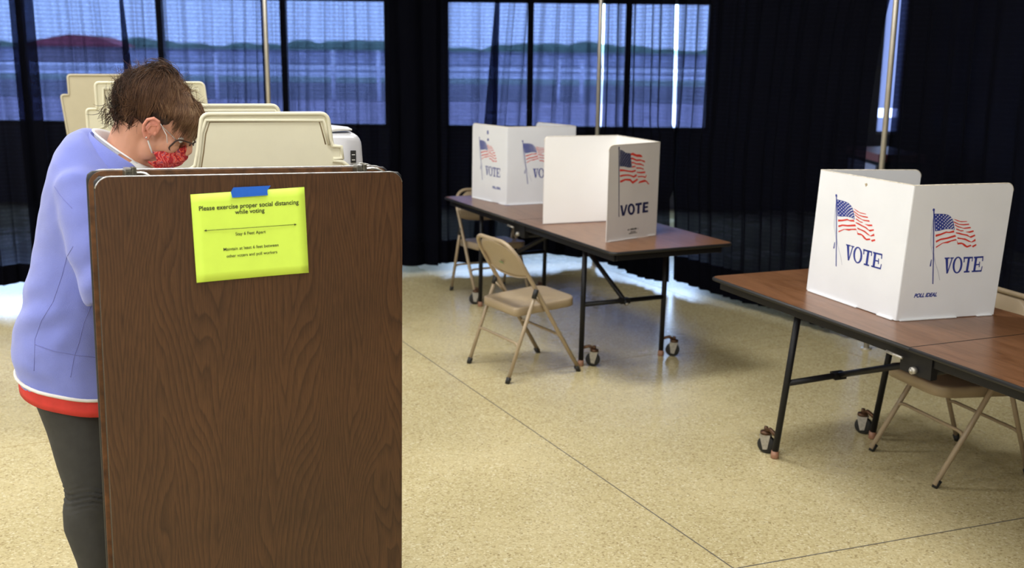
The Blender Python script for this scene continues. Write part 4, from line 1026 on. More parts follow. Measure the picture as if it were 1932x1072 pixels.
near = ([(-.43, 1.10), (-.43, 1.385)] + [(-.418, 1.392), (-.402, 1.400), (-.380, 1.405), (-.368, 1.415), (-.358, 1.46)] + [(-.350, 1.515)] + arcpts(-.325, zt - .022, .022, 180, 90) +
        arcpts(-.022, zt - .022, .022, 90, 0) + [(.006, 1.48), (.009, 1.463), (.012, 1.463), (.034, 1.461), (.037, 1.428), (.012, 1.426), (.010, 1.421), (.036, 1.418), (.052, 1.405), (.06, 1.39), (.06, 1.10)])
inner = [(-.362, 1.40), (-.350, 1.41), (-.342, 1.45), (-.334, 1.50), (-.322, 1.532), (-.028, 1.532), (-.022, 1.51), (-.012, 1.468)]
wing(vb, (0, 0, 0), (1, 0, 0), near, inner)
far = ([(-.50, 1.10), (-.50, 1.405), (-.475, 1.415), (-.46, 1.45), (-.45, 1.52)] + arcpts(-.43, zt - .02, .02, 180, 90) + arcpts(-.122, zt - .022, .022, 90, 0) + [(-.09, 1.40), (-.04, 1.38), (-.04, 1.10)])
wing(vb, (0, .5, 0), (1, 0, 0), far, [(-.44, 1.41), (-.435, 1.50), (-.425, 1.535), (-.125, 1.535), (-.115, 1.51), (-.105, 1.45)])
MB().prism([(0, 1.10), (.49, 1.10), (.49, 1.40), (0, 1.40)], (.02, .0, 0), (-.12, .5, 0), (0, 0, 1), (1, .24, 0), -.008, .008)
bkp = MB(); bkp.prism([(.01, 1.08), (.50, 1.08), (.50, 1.47), (.48, 1.49), (.03, 1.49), (.01, 1.47)], (.0, 0, 0), Vector((-.19, .98, 0)), (0, 0, 1), Vector((.98, .19, 0)), -.008, .008)
bkp.build('back_panel', M['plastic'], vb, bevel=.003)
tr = MB(); tr.prism([(-.42, .01), (.0, .01), (-.10, .49), (-.50, .49)], (0, 0, 0), (1, 0, 0), (0, 1, 0), (0, 0, 1), 1.04, 1.085)
tr.build('writing_tray', M['plastic'], vb, bevel=.006)
for x, y in ((-.38, .05), (-.04, .05), (-.44, .45), (-.14, .45)):
    l_ = MB().tube([(x, y, .0), (x, y, 1.04)], .012, 10).build('leg', M['silver'], vb)
    MB().tube([(x, y, 0), (x, y, .03)], .016, 10).build('rubber_foot', M['rubber'], l_)
pk = MB().ell((-.405, .495, 1.556), (.013, .013, .013), nu=12, nv=8).build('white_knob', M['white'], vb)

def rear_booth(label, px, py, z, yaw, mat, wdt, steph, stepw, knob=None, slant=0):
    k = (z - EYE.z) / ray_dir(px, py).z
    p = EYE + ray_dir(px, py) * k
    t = thing('plastic_voting_booth', label, 'voting booth', (p.x, p.y, 0), yaw, 'cream plastic voting booths')
    o = [(-stepw + slant, z - .50), (-stepw + slant * .6, z - .36)] + arcpts(-stepw + .012, z - steph - .012, .012, 180, 90, 3) + [(-.002, z - steph), (0, z - steph + .01)] + arcpts(.014, z - .014, .014, 180, 90, 3) + arcpts(wdt - .02, z - .02, .02, 90, 0) + [(wdt + .02, z - .25), (wdt + .06, z - .50)]
    wing(t, (0, 0, 0), (1, 0, 0), o, [(.012, z - .48), (.012, z - .20), (.038, z - .19), (.040, z - .035), (wdt - .04, z - .035), (wdt - .03, z - .2)] if knob else None, mat=mat)
    MB().prism([(.0, z - .50), (.48, z - .50), (.48, z - .09), (0, z - .09)], (wdt, 0, 0), (0, 1, 0), (0, 0, 1), (1, 0, 0), -.008, .008).build('back_panel', mat, t, bevel=.003)
    MB().box((.0, .01, z - .54), (wdt, .48, z - .50)).build('writing_tray', mat, t, bevel=.005)
    for x in (.03, wdt - .03):
        for y in (.05, .44):
            l_ = MB().tube([(x, y, 0), (x, y, z - .54)], .012, 10).build('leg', M['silver'], t)
            MB().tube([(x, y, 0), (x, y, .03)], .016, 10).build('rubber_foot', M['rubber'], l_)
    if knob: MB().ell((knob, -.005, z + .002), (.013, .013, .013), nu=12, nv=8).build('white_knob', M['white'], t)
    else:
        MB().tube([(-.02 + slant, .0, z - .52), (-.035 + slant, -.01, z - .485), (-.015 + slant, -.01, z - .465)], [.016, .02, .014], 10).build('hinge_clip', M['white'], t)
    return t
rear_booth('cream plastic voting booth just behind the neck of the bending person', 178, 155, 1.59, math.radians(22), M['plastic'], .46, .115, .043, knob=.152)
rear_booth('shaded cream plastic voting booth furthest left, near the back drapes', 126, 141, 1.59, math.radians(30), plain('shaded_cream_plastic', (.46, .41, .28), .5, nscale=20, nvar=.02), .46, .115, .043, slant=.035)  # same cream plastic in a darker tone that stands for shade

# silver device on a stand behind the right end of the cream booth
q0 = at_y(655, 300, 3.17)
dv = thing('polling_device', 'silver-grey electronic polling device with a black switch beside the cream booth', 'device', (q0.x, q0.y, 0), math.radians(16))
zb = q0.z
def dring(y, dz=0):
    out = []
    x0, x1, z0, z1, r = -.075, .038, 1.22, zb + .082, .03
    for cx, cz, a0, rr_ in ((x1 - r, z1 - r * 1.3, 0, r), (x0 + .02, z1 - .012, 90, .012), (x0 + .01, z0 + .01, 180, .01), (x1 - .01 + .012, z0 + .01, 270, .01)):
        for k in range(6):
            a = math.radians(a0 + 18 * k)
            xx = cx + rr_ * math.cos(a); zz = cz + rr_ * math.sin(a) * (1.3 if rr_ == r else 1)
            out.append(Vector((xx, y, zz + dz)))
    return out
g = MB(); c_ = Vector((-.02, 0, 1.36))
R_ = []
for y, sc in ((-.07, .90), (-.062, .97), (-.05, 1), (.05, 1), (.062, .97), (.07, .90)):
    R_.append([c_ + (v - c_) * sc + Vector((0, y, 0)) - Vector((0, v.y * sc, 0)) for v in dring(0)])
g.loft(R_); g.build('housing', M['device'], dv)
lid = MB().loft([[v + Vector((0, 0, .004)) for v in [Vector((a, y, zb + .080 + .006 * math.sin((a + .07) * 20))) for a in (-.072, -.04, -.01, .010)] + [Vector((a, y, zb + .100 - .12 * (a + .07))) for a in (.010, -.01, -.04, -.072)]] for y in (-.055, .055)])
lid.build('lid', M['white'], dv)
sw = MB().box((.002, -.0745, zb - .004), (.018, -.068, zb + .032)).build('switch', M['rubber'], dv, bevel=.001)
mk = MB(); mk.box((.005, -.0755, zb + .0185), (.0145, -.0743, zb + .0205)); mk.box((.005, -.0755, zb + .0030), (.0145, -.0743, zb + .005)); mk.build('switch_mark', M['white'], sw)
MB().tube([(-.065, 0, zb + .10), (-.065, 0, zb + .122)], .007, 10).build('cable_plug', M['white'], dv)
MB().tube([(-.02, 0, .012), (-.02, 0, 1.23)], .02, 14).build('stand_pole', M['black'], dv)
MB().tube([(-.02, 0, 0), (-.02, 0, .012), (-.02, 0, .02)], [.16, .16, .03], 28).build('stand_base', M['black'], dv)

# ---------------------------------------------------------------- the person
YP = 3.0
PX, PY = 0, 0
def W(px, py, y=0.0):
    """point of the body profile: the mid-plane of the body stands at Y=YP; y moves sideways across it"""
    q = at_y(px, py, YP); return Vector((q.x, YP + y, q.z))
per = thing('person', 'person in a lavender fleece jacket and red patterned mask bending over the cream booth', 'person', (-1.30, YP, 0))
per_o = Vector((-1.30, YP, 0))
def Lc(v): return v - per_o
skin = plain('skin', (.60, .30, .20), .5, nscale=14, nvar=.10)
sb = skin.node_tree.nodes['Principled BSDF']; sb.inputs['Subsurface Weight'].default_value = .12; sb.inputs['Subsurface Radius'].default_value = (.012, .005, .003); sb.inputs['Subsurface Scale'].default_value = .6
EARC = at_y(288, 246, 2.915); EARC.y = YP
AH = math.radians(33)
G = Vector((math.cos(AH), 0, -math.sin(AH))); HU = Vector((math.sin(AH), 0, math.cos(AH))); HY = Vector((0, 1, 0))
def Hd(g, u, y=0): return Lc(EARC + G * g + HU * u + HY * y)
MH = Matrix((G, HY, HU)).transposed()
b = MB()
# head: skull, brow, cheeks, jaw, nose, neck
b.ell(Hd(-.028, .045), (.100, .076, .084), MH, 24, 16)
b.ell(Hd(.020, .035), (.062, .066, .058), MH, 20, 12)
b.ell(Hd(.020, -.035), (.052, .056, .062), MH, 20, 12)
b.ell(Hd(.044, -.092), (.030, .032, .026), MH, 14, 10)
for s in (-1, 1):
    b.ell(Hd(.048, -.018, s * .036), (.028, .026, .03), MH, 12, 8)
    b.ell(Hd(.062, .030, s * .03), (.016, .030, .012), MH, 12, 8)      # brow
    b.ell(Hd(.0, -.06, s * .042), (.035, .018, .04), MH, 12, 8)        # jaw angle
b.tube([Hd(.076, .022), Hd(.086, .0), Hd(.096, -.022)], [.010, .012, .014], 10)
b.ell(Hd(.088, -.027), (.014, .019, .011), MH, 12, 8)
b.ell(Hd(.074, -.052), (.013, .024, .007), MH, 12, 8); b.ell(Hd(.072, -.064), (.013, .021, .008), MH, 12, 8)
b.tube([Hd(-.055, -.01), Hd(-.058, -.05), Lc(W(238, 306)), Lc(W(212, 345))], [.066, .066, .070, .080], 18)
# trunk (inside the jacket)
b.loft([[Lc(W(px, py)) + Vector((math.cos(a) * rx, math.sin(a) * ry, math.cos(a) * tl)) for a in [2 * math.pi * k / 24 for k in range(24)]] for px, py, rx, ry, tl in
        ((140, 690, .10, .125, 0), (138, 640, .125, .15, 0), (150, 560, .115, .135, .0), (165, 480, .11, .13, -.01), (185, 400, .115, .15, -.04), (200, 345, .10, .16, -.06), (210, 318, .055, .08, -.05))])
# legs
HIP = [Lc(W(150, 700)) + Vector((0, s * .074, 0)) for s in (-1, 1)]
KNEE = [Lc(W(187, 905)) + Vector((0, -.085, 0)), Lc(W(205, 905)) + Vector((0, .10, 0))]
for s, hp, kn in ((-1, HIP[0], KNEE[0]), (1, HIP[1], KNEE[1])):
    ank = Vector((kn.x + .00, kn.y, .10)); mid = (kn + ank) / 2
    b.tube([hp, (hp + kn) / 2 + Vector((.0, 0, 0)), kn, kn * .66 + ank * .34 + Vector((-.018, 0, 0)), ank], [.078, .074, .052, .052, .032], 18)
    b.tube([ank, ank + Vector((.03, 0, -.055)), ank + Vector((.13, 0, -.072))], [.034, .036, .026], 12)
    b.ell(ank + Vector((-.02, 0, -.06)), (.035, .032, .035), None, 12, 8)
# arms: shoulder, elbow, wrist; hands close on the ballot edge over the tray
ARM = []
for s in (-1, 1):
    sh = Lc(W(190, 335)) + Vector((.0, s * .145, -.0))
    el = Lc(W(222, 520)) + Vector((.02, s * .20 + (.0 if s < 0 else 0), 0))
    wr = Vector((.50, (.10 if s < 0 else .24), 1.135))
    ARM.append((sh, el, wr))
    b.tube([sh, (sh + el) / 2, el, (el + wr) / 2, wr], [.052, .046, .040, .035, .026], 14)
    D = Vector((.95, .10 * -s, -.30)).normalized(); Qv = Vector((0, 1, 0)); Qv = (Qv - D * Qv.dot(D)).normalized(); Nn = D.cross(Qv)
    pc = wr + D * .05
    b.loft([[wr + D * d_ + Qv * (w_ * math.cos(a)) + Nn * (h_ * math.sin(a)) for a in [2 * math.pi * k / 14 for k in range(14)]] for d_, w_, h_ in ((-.01, .026, .019), (.02, .034, .016), (.06, .041, .014), (.085, .038, .012))])
    for k, (ln, off) in enumerate(((.068, -.030), (.078, -.010), (.073, .010), (.058, .029))):
        r0 = wr + D * .078 + Qv * off
        dn = Vector((0, 0, -1))
        p1 = r0 + (D * .85 + dn * (.25 + .05 * k)).normalized() * ln * .45
        p2 = p1 + (D * .5 + dn * .8).normalized() * ln * .32
        p3 = p2 + (D * .1 + dn * 1).normalized() * ln * .25
        b.tube([r0, p1, p2, p3], [.0092, .0088, .0080, .0068], 10)
    tq = -s   # thumb on the inner side
    t0_ = wr + D * .028 + Qv * (.028 * tq)
    t1_ = t0_ + (D * .6 + Qv * .7 * tq + Vector((0, 0, -.3))).normalized() * .036
    t2_ = t1_ + (D * .9 + Qv * .15 * tq + Vector((0, 0, -.45))).normalized() * .030
    b.tube([t0_, t1_, t2_], [.013, .0102, .0082], 10)
def hd_local(v): return v
fuse(b, 'body', skin, .0055, per, 5)
# ears
def ear(s):
    e = MB()
    y0 = s * .077
    Rm = lambda g, u, y: Hd(g, u, y)
    rim_ = [Rm(.012, -.004, y0), Rm(.012, .018, y0 + s * .008), Rm(.004, .032, y0 + s * .016), Rm(-.010, .034, y0 + s * .022), Rm(-.022, .022, y0 + s * .024), Rm(-.024, .004, y0 + s * .022), Rm(-.018, -.014, y0 + s * .016), Rm(-.008, -.026, y0 + s * .008), Rm(.002, -.030, y0 + s * .003)]
    e.tube(rim_, [.004, .0048, .0052, .0052, .0052, .005, .005, .0062, .005], 8)
    e.ell(Rm(-.006, .004, y0 + s * .008), (.016, .006, .026), MH, 14, 10)
    e.ell(Rm(-.004, -.024, y0 + s * .006), (.008, .005, .009), MH, 10, 8)
    e.tube([Rm(.004, .018, y0 + s * .012), Rm(-.010, .012, y0 + s * .016), Rm(-.012, -.004, y0 + s * .015), Rm(-.002, -.012, y0 + s * .012)], .0034, 8)
    e.ell(Rm(.010, -.004, y0 + s * .006), (.005, .006, .008), MH, 10, 8)
    o = fuse(e, 'ear', plain('ear_skin', (.66, .27, .19), .5, nvar=.08), .0016, per, 3)
    MB().ell(Rm(-.004, -.026, y0 + s * .0125), (.0028, .002, .0028), None, 10, 6).build('earring', M['silver2'], o)
ear(-1); ear(1)
# eyes with lids (mostly behind the spectacles)
ey = MB()
for s in (-1, 1): ey.ell(Hd(.062, .008, s * .031), (.012, .012, .012), MH, 14, 10)
ey.build('eyes', M['white'], per)
# hair: dark cap below, loose strands above, gathered up at the crown
def hair_mat():
    mt, n, bb = newmat('brown_hair')
    at = node(n, 'ShaderNodeAttribute', attribute_name='tone')
    r = ramp(n, [(0, (.014, .007, .004)), (.35, (.065, .030, .016)), (.7, (.17, .088, .044)), (1, (.42, .28, .16))])
    n.links.new(at.outputs['Fac'], r.inputs[0]); n.links.new(r.outputs[0], bb.inputs['Base Color'])
    bb.inputs['Roughness'].default_value = .55
    bb.inputs['Specular IOR Level'].default_value = .25
    return mt
hairm = hair_mat()
hc = MB()
hc.ell(Hd(-.040, .050), (.106, .083, .081), MH, 24, 16)
hc.ell(Hd(-.096, .002), (.048, .062, .046), MH, 20, 12)
hc.ell(Hd(-.105, -.030), (.034, .052, .030), MH, 16, 10)
hc.ell(Hd(.016, .072), (.058, .070, .033), MH, 16, 10)
hc.ell(Hd(-.045, .110), (.060, .055, .026), MH, 16, 10)
hc.ell(Hd(-.072, .128), (.026, .028, .020), MH, 14, 10)
hc.ell(Hd(.040, .066), (.018, .050, .026), MH, 14, 8)
cap = fuse(hc, 'hair', plain('dark_hair_mass', (.045, .022, .012), .6, nscale=60, nvar=.5), .006, per, 4,
           disp=lambda c: .005 * noise.noise(c * 28) + .003 * noise.noise(c * 70))
rg = random.Random(11)
def strands():
    V_ = []; F_ = []; T_ = []
    crown = (.0, .175, 0)
    def add(path, r0, tone):
        seg = 3; n_ = len(path); base = len(V_)
        upv = Vector((rg.uniform(-1, 1), rg.uniform(-1, 1), rg.uniform(-1, 1))).normalized()
        for i, p in enumerate(path):
            t = (path[min(i + 1, n_ - 1)] - path[max(i - 1, 0)])
            if t.length < 1e-7: t = Vector((0, 0, 1))
            t.normalize(); a = t.cross(upv).normalized(); c = a.cross(t)
            rr_ = r0 * (1 - .75 * (i / (n_ - 1)) ** 2)
            for k in range(seg):
                q = 2 * math.pi * k / seg
                V_.append(p + (a * math.cos(q) + c * math.sin(q)) * rr_); T_.append(tone)
        for i in range(n_ - 1):
            for k in range(seg):
                F_.append((base + i * seg + k, base + i * seg + (k + 1) % seg, base + (i + 1) * seg + (k + 1) % seg, base + (i + 1) * seg + k))
    # surface of the hair mass in head coordinates (g, y, u)
    def surf(g, y, u):
        """push a direction out to the hair surface"""
        c = Vector((-.045, 0, .045)); d = Vector((g, y, u)) - c
        e = Vector((.122, .095, .093)); k = 1 / math.sqrt((d.x / e.x) ** 2 + (d.y / e.y) ** 2 + (d.z / e.z) ** 2)
        p = c + d * k
        c2 = Vector((.016, 0, .066)); e2 = Vector((.065, .080, .046)); d2 = p - c2
        k2 = math.sqrt((d2.x / e2.x) ** 2 + (d2.y / e2.y) ** 2 + (d2.z / e2.z) ** 2)
        return c2 + d2 / k2 if k2 < 1 else p
    for i in range(12000):
        # random root over the scalp: not on face, not low in front
        while True:
            th_ = rg.uniform(0, 2 * math.pi); ph_ = math.acos(rg.uniform(-.98, 1))
            d = Vector((math.sin(ph_) * math.cos(th_), math.sin(ph_) * math.sin(th_), math.cos(ph_)))
            p = surf(d.x * .1 - .045, d.y * .1, d.z * .1 + .055)
            if p.z < .034 and p.x > -.022: continue
            if p.x > .030 and p.z < .060: continue
            if p.z < -.004 and p.x > -.060: continue
            if p.z < -.052: continue
            break
        cl = noise.noise(Vector((p.x * 30, p.y * 30, p.z * 30)))
        tone = .40 + .30 * noise.noise(Vector((p.x * 55, p.y * 55, p.z * 18))) + rg.uniform(-.16, .18)
        tone += .9 * max(0, p.x + .02) / .1 * .35 + (.12 if p.z > .10 else 0)  # strands near the top get a lighter tone in place of backlight
        if p.x < -.10 and p.z < .07: tone -= .26
        fringe = p.x > .030
        L_ = rg.uniform(.055, .12) * (.5 if fringe else 1)
        path = []
        vel = None
        cr = Vector((-.072 + .03 * noise.noise(Vector((i * .1, 0, 0))), 0, .132))
        n_ = 8
        q = p.copy()
        lift = rg.uniform(-.004, .006) if rg.random() < .90 else rg.uniform(.008, .022)
        for j in range(n_):
            t = j / (n_ - 1)
            out = (q - Vector((-.045, 0, .045))).normalized()
            if fringe: dirv = Vector((.5 - t * .6, .2 * cl, -.75 - .8 * t))
            elif p.z < .030 + rg.gauss(0, .022) and p.x < -.06: dirv = Vector((-.25 + .5 * cl, .2 * cl, -.85 + 1.3 * t))    # nape curls back up
            else:
                dirv = (cr - q); dirv = dirv - out * dirv.dot(out) * .8
                dirv = dirv.normalized() + Vector((.35 * cl, .5 * noise.noise(q * 25 + Vector((3, 1, 0))), .35 * noise.noise(q * 22)))
            dirv = dirv.normalized() + Vector((rg.uniform(-1, 1), rg.uniform(-1, 1), rg.uniform(-1, 1))) * .09
            q = q + dirv.normalized() * (L_ / n_)
            s_ = surf(q.x, q.y, q.z)
            if not fringe: q = q * .25 + (s_ + out * (lift * t + .002)) * .75 if lift < .008 else q * .55 + (s_ + out * lift * t * 1.3) * .45
            elif q.z > .05: q = q * .6 + (s_ + out * .008) * .4
            path.append(Hd(q.x, q.z, q.y))
        add(path, rg.uniform(.00045, .0009), max(0, min(1, tone)))
    # locks combed from the crown forward over the temple
    for i in range(1500):
        sd = -1 if rg.random() < .7 else 1
        q = surf(rg.uniform(-.045, .05), sd * rg.uniform(.0, .085), rg.uniform(.075, .13))
        kk = noise.noise(Vector((q.x * 40, q.y * 40, 5))); ln = rg.uniform(.035, .07); path = []
        for j in range(8):
            o_ = (q - Vector((-.045, 0, .045))).normalized()
            path.append(Hd(q.x, q.z, q.y))
            dv = Vector((.85 + .4 * kk, .35 * sd + .3 * kk, -.35 - .5 * j / 7)); dv = dv - o_ * dv.dot(o_)
            q = q + dv.normalized() * ln / 8
            q = q * .3 + (surf(q.x, q.y, q.z) + o_ * .003) * .7
            if q.z < .052 and q.x > .0: break
        if len(path) > 3: add(path, rg.uniform(.0005, .0009), max(0, min(1, .55 + .5 * kk + rg.uniform(-.2, .25))))
    # fringe locks falling over the forehead in front of the spectacles
    for i in range(480):
        y = rg.uniform(-.022, .06)
        ax, az = rg.uniform(.012, .048), rg.uniform(.088, .116)
        ln = rg.uniform(.050, .088) if y < .0 else rg.uniform(.055, .10) * (1.0 if y < .02 else .8); reach = rg.uniform(.070, .092)
        kk = noise.noise(Vector((y * 60, 0, 1))); path = []
        for j in range(9):
            t = j / 8
            path.append(Hd(ax + (reach - ax) * math.sin(min(1, t * 1.35) * math.pi / 2) + .004 * kk * t - (.012 * t ** 3 if kk > .1 else 0), az - ln * t ** 1.15, y + .012 * t * kk + rg.uniform(-.001, .001)))
        add(path, rg.uniform(.0006, .0011), max(0, min(1, .62 + .35 * kk + rg.uniform(-.2, .25))))
    # messy knot at the crown and flyaway wisps
    for i in range(520):
        c = Vector((rg.gauss(-.074, .014), rg.gauss(0, .016), rg.gauss(.134, .007)))
        a = rg.uniform(0, 6.28); r_ = rg.uniform(.012, .032); tl = rg.uniform(-1, 1)
        path = [Hd(c.x + r_ * math.cos(a + t * 3.2) , c.z + r_ * .8 * math.sin(a + t * 3.2) + .004 * tl, c.y + r_ * tl * math.sin(t * 3 + 1)) for t in [k / 7 for k in range(8)]]
        add(path, rg.uniform(.0007, .0012), max(0, min(1, .22 + rg.uniform(-.2, .25))))
    for i in range(190):
        base = rg.choice([(-.135, .09), (-.12, .105), (-.145, .075), (-.155, .05), (-.03, .125), (.0, .12), (-.11, .11), (.035, .105)])
        y = rg.uniform(-.05, .05)
        a = math.atan2(base[1] - .05, base[0] + .045) + rg.uniform(-.8, .8); ln = rg.uniform(.02, .055)
        cv = rg.uniform(-2, 2)
        q = Vector((base[0], y, base[1])); path = []
        for j in range(7):
            path.append(Hd(q.x, q.z, q.y)); q = q + Vector((math.cos(a), rg.uniform(-.2, .2), math.sin(a))) * ln / 6; a += cv / 6
        add(path, rg.uniform(.0004, .0008), max(0, min(1, .35 + rg.uniform(-.2, .4))))
    # nape wisps below the ear
    for i in range(260):
        g0 = rg.uniform(-.155, -.045); y = rg.choice([-1, 1, 1]) * rg.uniform(.02, .068)
        if rg.random() < .5: y = -rg.uniform(.05, .072)
        q = Vector((g0, y, rg.uniform(-.05, -.01) if g0 < -.09 else rg.uniform(-.02, .01))); path = []
        a = math.radians(rg.uniform(-125, -60)); ln = rg.uniform(.02, .042); cv = rg.uniform(-1.5, 1.8)
        for j in range(7):
            path.append(Hd(q.x, q.z, q.y)); q = q + Vector((math.cos(a), 0, math.sin(a))) * ln / 6; a += cv / 6
        add(path, rg.uniform(.0005, .0010), max(0, min(1, .2 + rg.uniform(-.2, .2))))
    me = bpy.data.meshes.new('loose_strands'); me.from_pydata([tuple(v) for v in V_], [], F_)
    at = me.attributes.new('tone', 'FLOAT', 'POINT'); at.data.foreach_set('value', T_)
    me.materials.append(hairm)
    for p in me.polygons: p.use_smooth = True
    o = bpy.data.objects.new('loose_strands', me); link(o, cap)
strands()
# mask
def mask_mat():
    mt, n, bb = newmat('red_print_cotton')
    tc = node(n, 'ShaderNodeTexCoord')
    wv = node(n, 'ShaderNodeTexWave', i_Scale=24.0, i_Distortion=16.0, i_Detail=4)
    wv.inputs['Detail Scale'].default_value = 1.5
    n.links.new(tc.outputs['Object'], wv.inputs['Vector'])
    r = ramp(n, [(0, (.28, .010, .02)), (.45, (.55, .02, .03)), (.62, (.70, .04, .03)), (.74, (.85, .30, .08)), (.82, (.55, .02, .06)), (.93, (.72, .20, .16)), (1, (.20, .02, .10))])
    n.links.new(wv.outputs['Fac'], r.inputs[0]); n.links.new(r.outputs[0], bb.inputs['Base Color'])
    bb.inputs['Roughness'].default_value = .85
    return mt
mk = MB(); nu, nv = 25, 13; vs = []
for j in range(nv):
    v = j / (nv - 1)
    for i in range(nu):
        a = -1 + 2 * i / (nu - 1)            # across the face, ear side to ear side
        up_edge = .004 - .064 * abs(a) ** 1.15 ; lo_edge = -.104 + .010 * abs(a) ** 1.4
        u = up_edge + (lo_edge - up_edge) * v
        w_ = math.sin(a * 1.32)
        prof = .084 + .018 * math.sin(math.pi * min(1, v * 1.2)) - .008 * v ** 2
        g_ = prof - (.062 - .012 * v) * (abs(a) ** 1.9)
        y = .0595 * w_ / math.sin(1.32)
        fold = .0022 * math.sin(v * 22 + a * 2)
        vs.append(Hd(g_ + fold, u, y))
mk.add(vs, [(j * nu + i, j * nu + i + 1, (j + 1) * nu + i + 1, (j + 1) * nu + i) for j in range(nv - 1) for i in range(nu - 1)], True)
mo = mk.build('face_mask', mask_mat(), per, solid=.002, sub=1)
for s in (-1, 1):
    MB().tube([Hd(.050, -.022, s * .056), Hd(.035, .006, s * .069), Hd(.004, .030, s * .082)], .0012, 6).build('ear_loop', M['white'], mo)
    MB().tube([Hd(.024, -.062, s * .061), Hd(.014, -.050, s * .068), Hd(-.002, -.030, s * .079), Hd(-.02, -.01, s * .086)], .0024, 6).build('ear_loop', M['white'], mo)
# spectacles slid down the nose
gl = MB(); lensm, n_, bb = newmat('spectacle_lens'); bb.inputs['Transmission Weight'].default_value = 1; bb.inputs['Roughness'].default_value = .02; bb.inputs['IOR'].default_value = 1.05; bb.inputs['Base Color'].default_value = (.97, .97, .95, 1)
LQ = lambda y, u: Hd(.094 - .95 * max(0, abs(y) - .030) - .28 * (.014 - u), u, y)
frame_pts = []
for s in (-1, 1):
    poly = [(s * (.008 + a), -.042 + c_) for a, c_ in rrect(.052, .043, .012, 4)]
    pts = [LQ(y, u + .012) for y, u in poly]
    gl.tube(pts, .0023, 8, closed=True)
gl.tube([LQ(-.009, .012), Hd(.098, .006, 0), LQ(.009, .012)], .0017, 8)
sp = gl.build('spectacles', plain('brown_frame', (.035, .015, .012), .3), per)
for s in (-1, 1):
    poly = [(s * (.008 + a), -.042 + c_) for a, c_ in rrect(.052, .043, .012, 4)]
    lm = MB(); lm.add([LQ(y, u + .012) for y, u in poly], [tuple(range(len(poly)))])
    lm.build('lens', lensm, sp, solid=.001)
    MB().tube([LQ(s * .060, .006), Hd(.050, .014, s * .072), Hd(.02, .022, s * .080), Hd(.0, .030, s * .084), Hd(-.02, .012, s * .082)], .0014, 8).build('temple_arm', M['silver2'], sp)
# fleece jacket
def fleece():
    mt = plain('lavender_fleece', (.195, .235, .64), .95, nscale=9, nvar=.05, bump=.5, bscale=420, spec=.15)
    bb = mt.node_tree.nodes['Principled BSDF']; bb.inputs['Sheen Weight'].default_value = .35; bb.inputs['Sheen Roughness'].default_value = .6
    return mt
FL = fleece()
jk = MB()
RING = [(143, 726, .146, .180, -.048),  # px, py centre, half depth, half width, tilt of the ring (forward edge lower)
    (143, 708, .148, .182, -.045), (138, 672, .156, .190, -.034), (140, 632, .153, .188, -.02), (148, 580, .146, .180, -.01), (158, 520, .140, .172, -.02), (168, 470, .136, .170, -.03),
    (178, 425, .135, .178, -.045), (190, 375, .130, .188, -.065), (199, 335, .115, .182, -.085), (205, 308, .092, .150, -.090), (212, 292, .070, .105, -.080)]
def jring(px, py, rx, ry, tl, n=40):
    c = Lc(W(px, py)); out = []
    for k in range(n):
        a = 2 * math.pi * k / n
        ca, sa = math.cos(a), math.sin(a)
        out.append(c + Vector((rx * (abs(ca) ** .85) * (1 if ca > 0 else -1), ry * (abs(sa) ** .85) * (1 if sa > 0 else -1), tl * ca)))
    return out
jk.loft([jring(*r_) for r_ in RING])
for (sh, el, wr), s in zip(ARM, (-1, 1)):
    jk.tube([sh + Vector((-.01, -s * .05, .015)), sh + Vector((0, 0, -.01)), sh * .72 + el * .28, sh * .35 + el * .65, el, el * .6 + wr * .4, el * .25 + wr * .75, el * .06 + wr * .94], [.060, .070, .068, .064, .060, .055, .050, .044], 20)
def fold(c):
    # soft drapes radiating from the armpit and across the small of the back
    w1_ = math.sin(52 * (c.z - .57 * c.x) + 2 * noise.noise(c * 5)) * max(0, 1 - abs(c.z - 1.04) / .24)
    w2_ = noise.noise(Vector((c.x * 7, c.y * 5, c.z * 4)))
    return .0085 * w1_ * max(0, .45 + 1.2 * w2_) + .006 * w2_ + .0025 * noise.noise(c * 22)
ja = fuse(jk, 'fleece_jacket', FL, .007, per, 22, disp=fold)
# collar standing up round the neck, white inside
def crv(t):   # collar line from back of neck (t=0) down to the throat (t=1), near side
    return Lc(Vector((0, YP, 0)) + Vector((W(173 + 112 * t ** .95, 247 + 74 * t ** 1.15).x, 0, W(173 + 112 * t ** .95, 247 + 74 * t ** 1.15).z)))
co = MB(); ci = MB(); nn_ = 30; ringt = []; ringb = []; ringi = []; ringj = []
for k in range(nn_):
    a = 2 * math.pi * k / nn_
    t = .5 - .5 * math.cos(a)
    c = crv(t); yy = -math.sin(a) * .072 * (1 if True else 1)
    yy = -math.sin(a) * (.074)
    nd = Vector((-.60, 0, -.80))
    ringt.append(c + Vector((0, yy, 0)))
    ringb.append(c + Vector((-.012, yy * 1.28, -.050)))
    ringi.append(c + Vector((.004, yy * .90, .000)) + Vector((0.0, 0, .003)))
    ringj.append(c + Vector((.006, yy * .88, -.045)))
ringm = [(p + q) / 2 + Vector((-.008, (q.y - p.y) * .15, .0)) for p, q in zip(ringt, ringb)]
jk2 = MB().loft([ringt, ringm, ringb], caps=False); cl_ = jk2.build('collar', FL, ja, solid=.007, sub=1)
lining = plain('white_lining', (.82, .83, .86), .9)
MB().loft([[p + Vector((.003, 0, .005)) for p in ringt], [p + Vector((.010, 0, .003)) for p in ringi], ringj], caps=False).build('collar_lining', lining, cl_, solid=.006, sub=1)
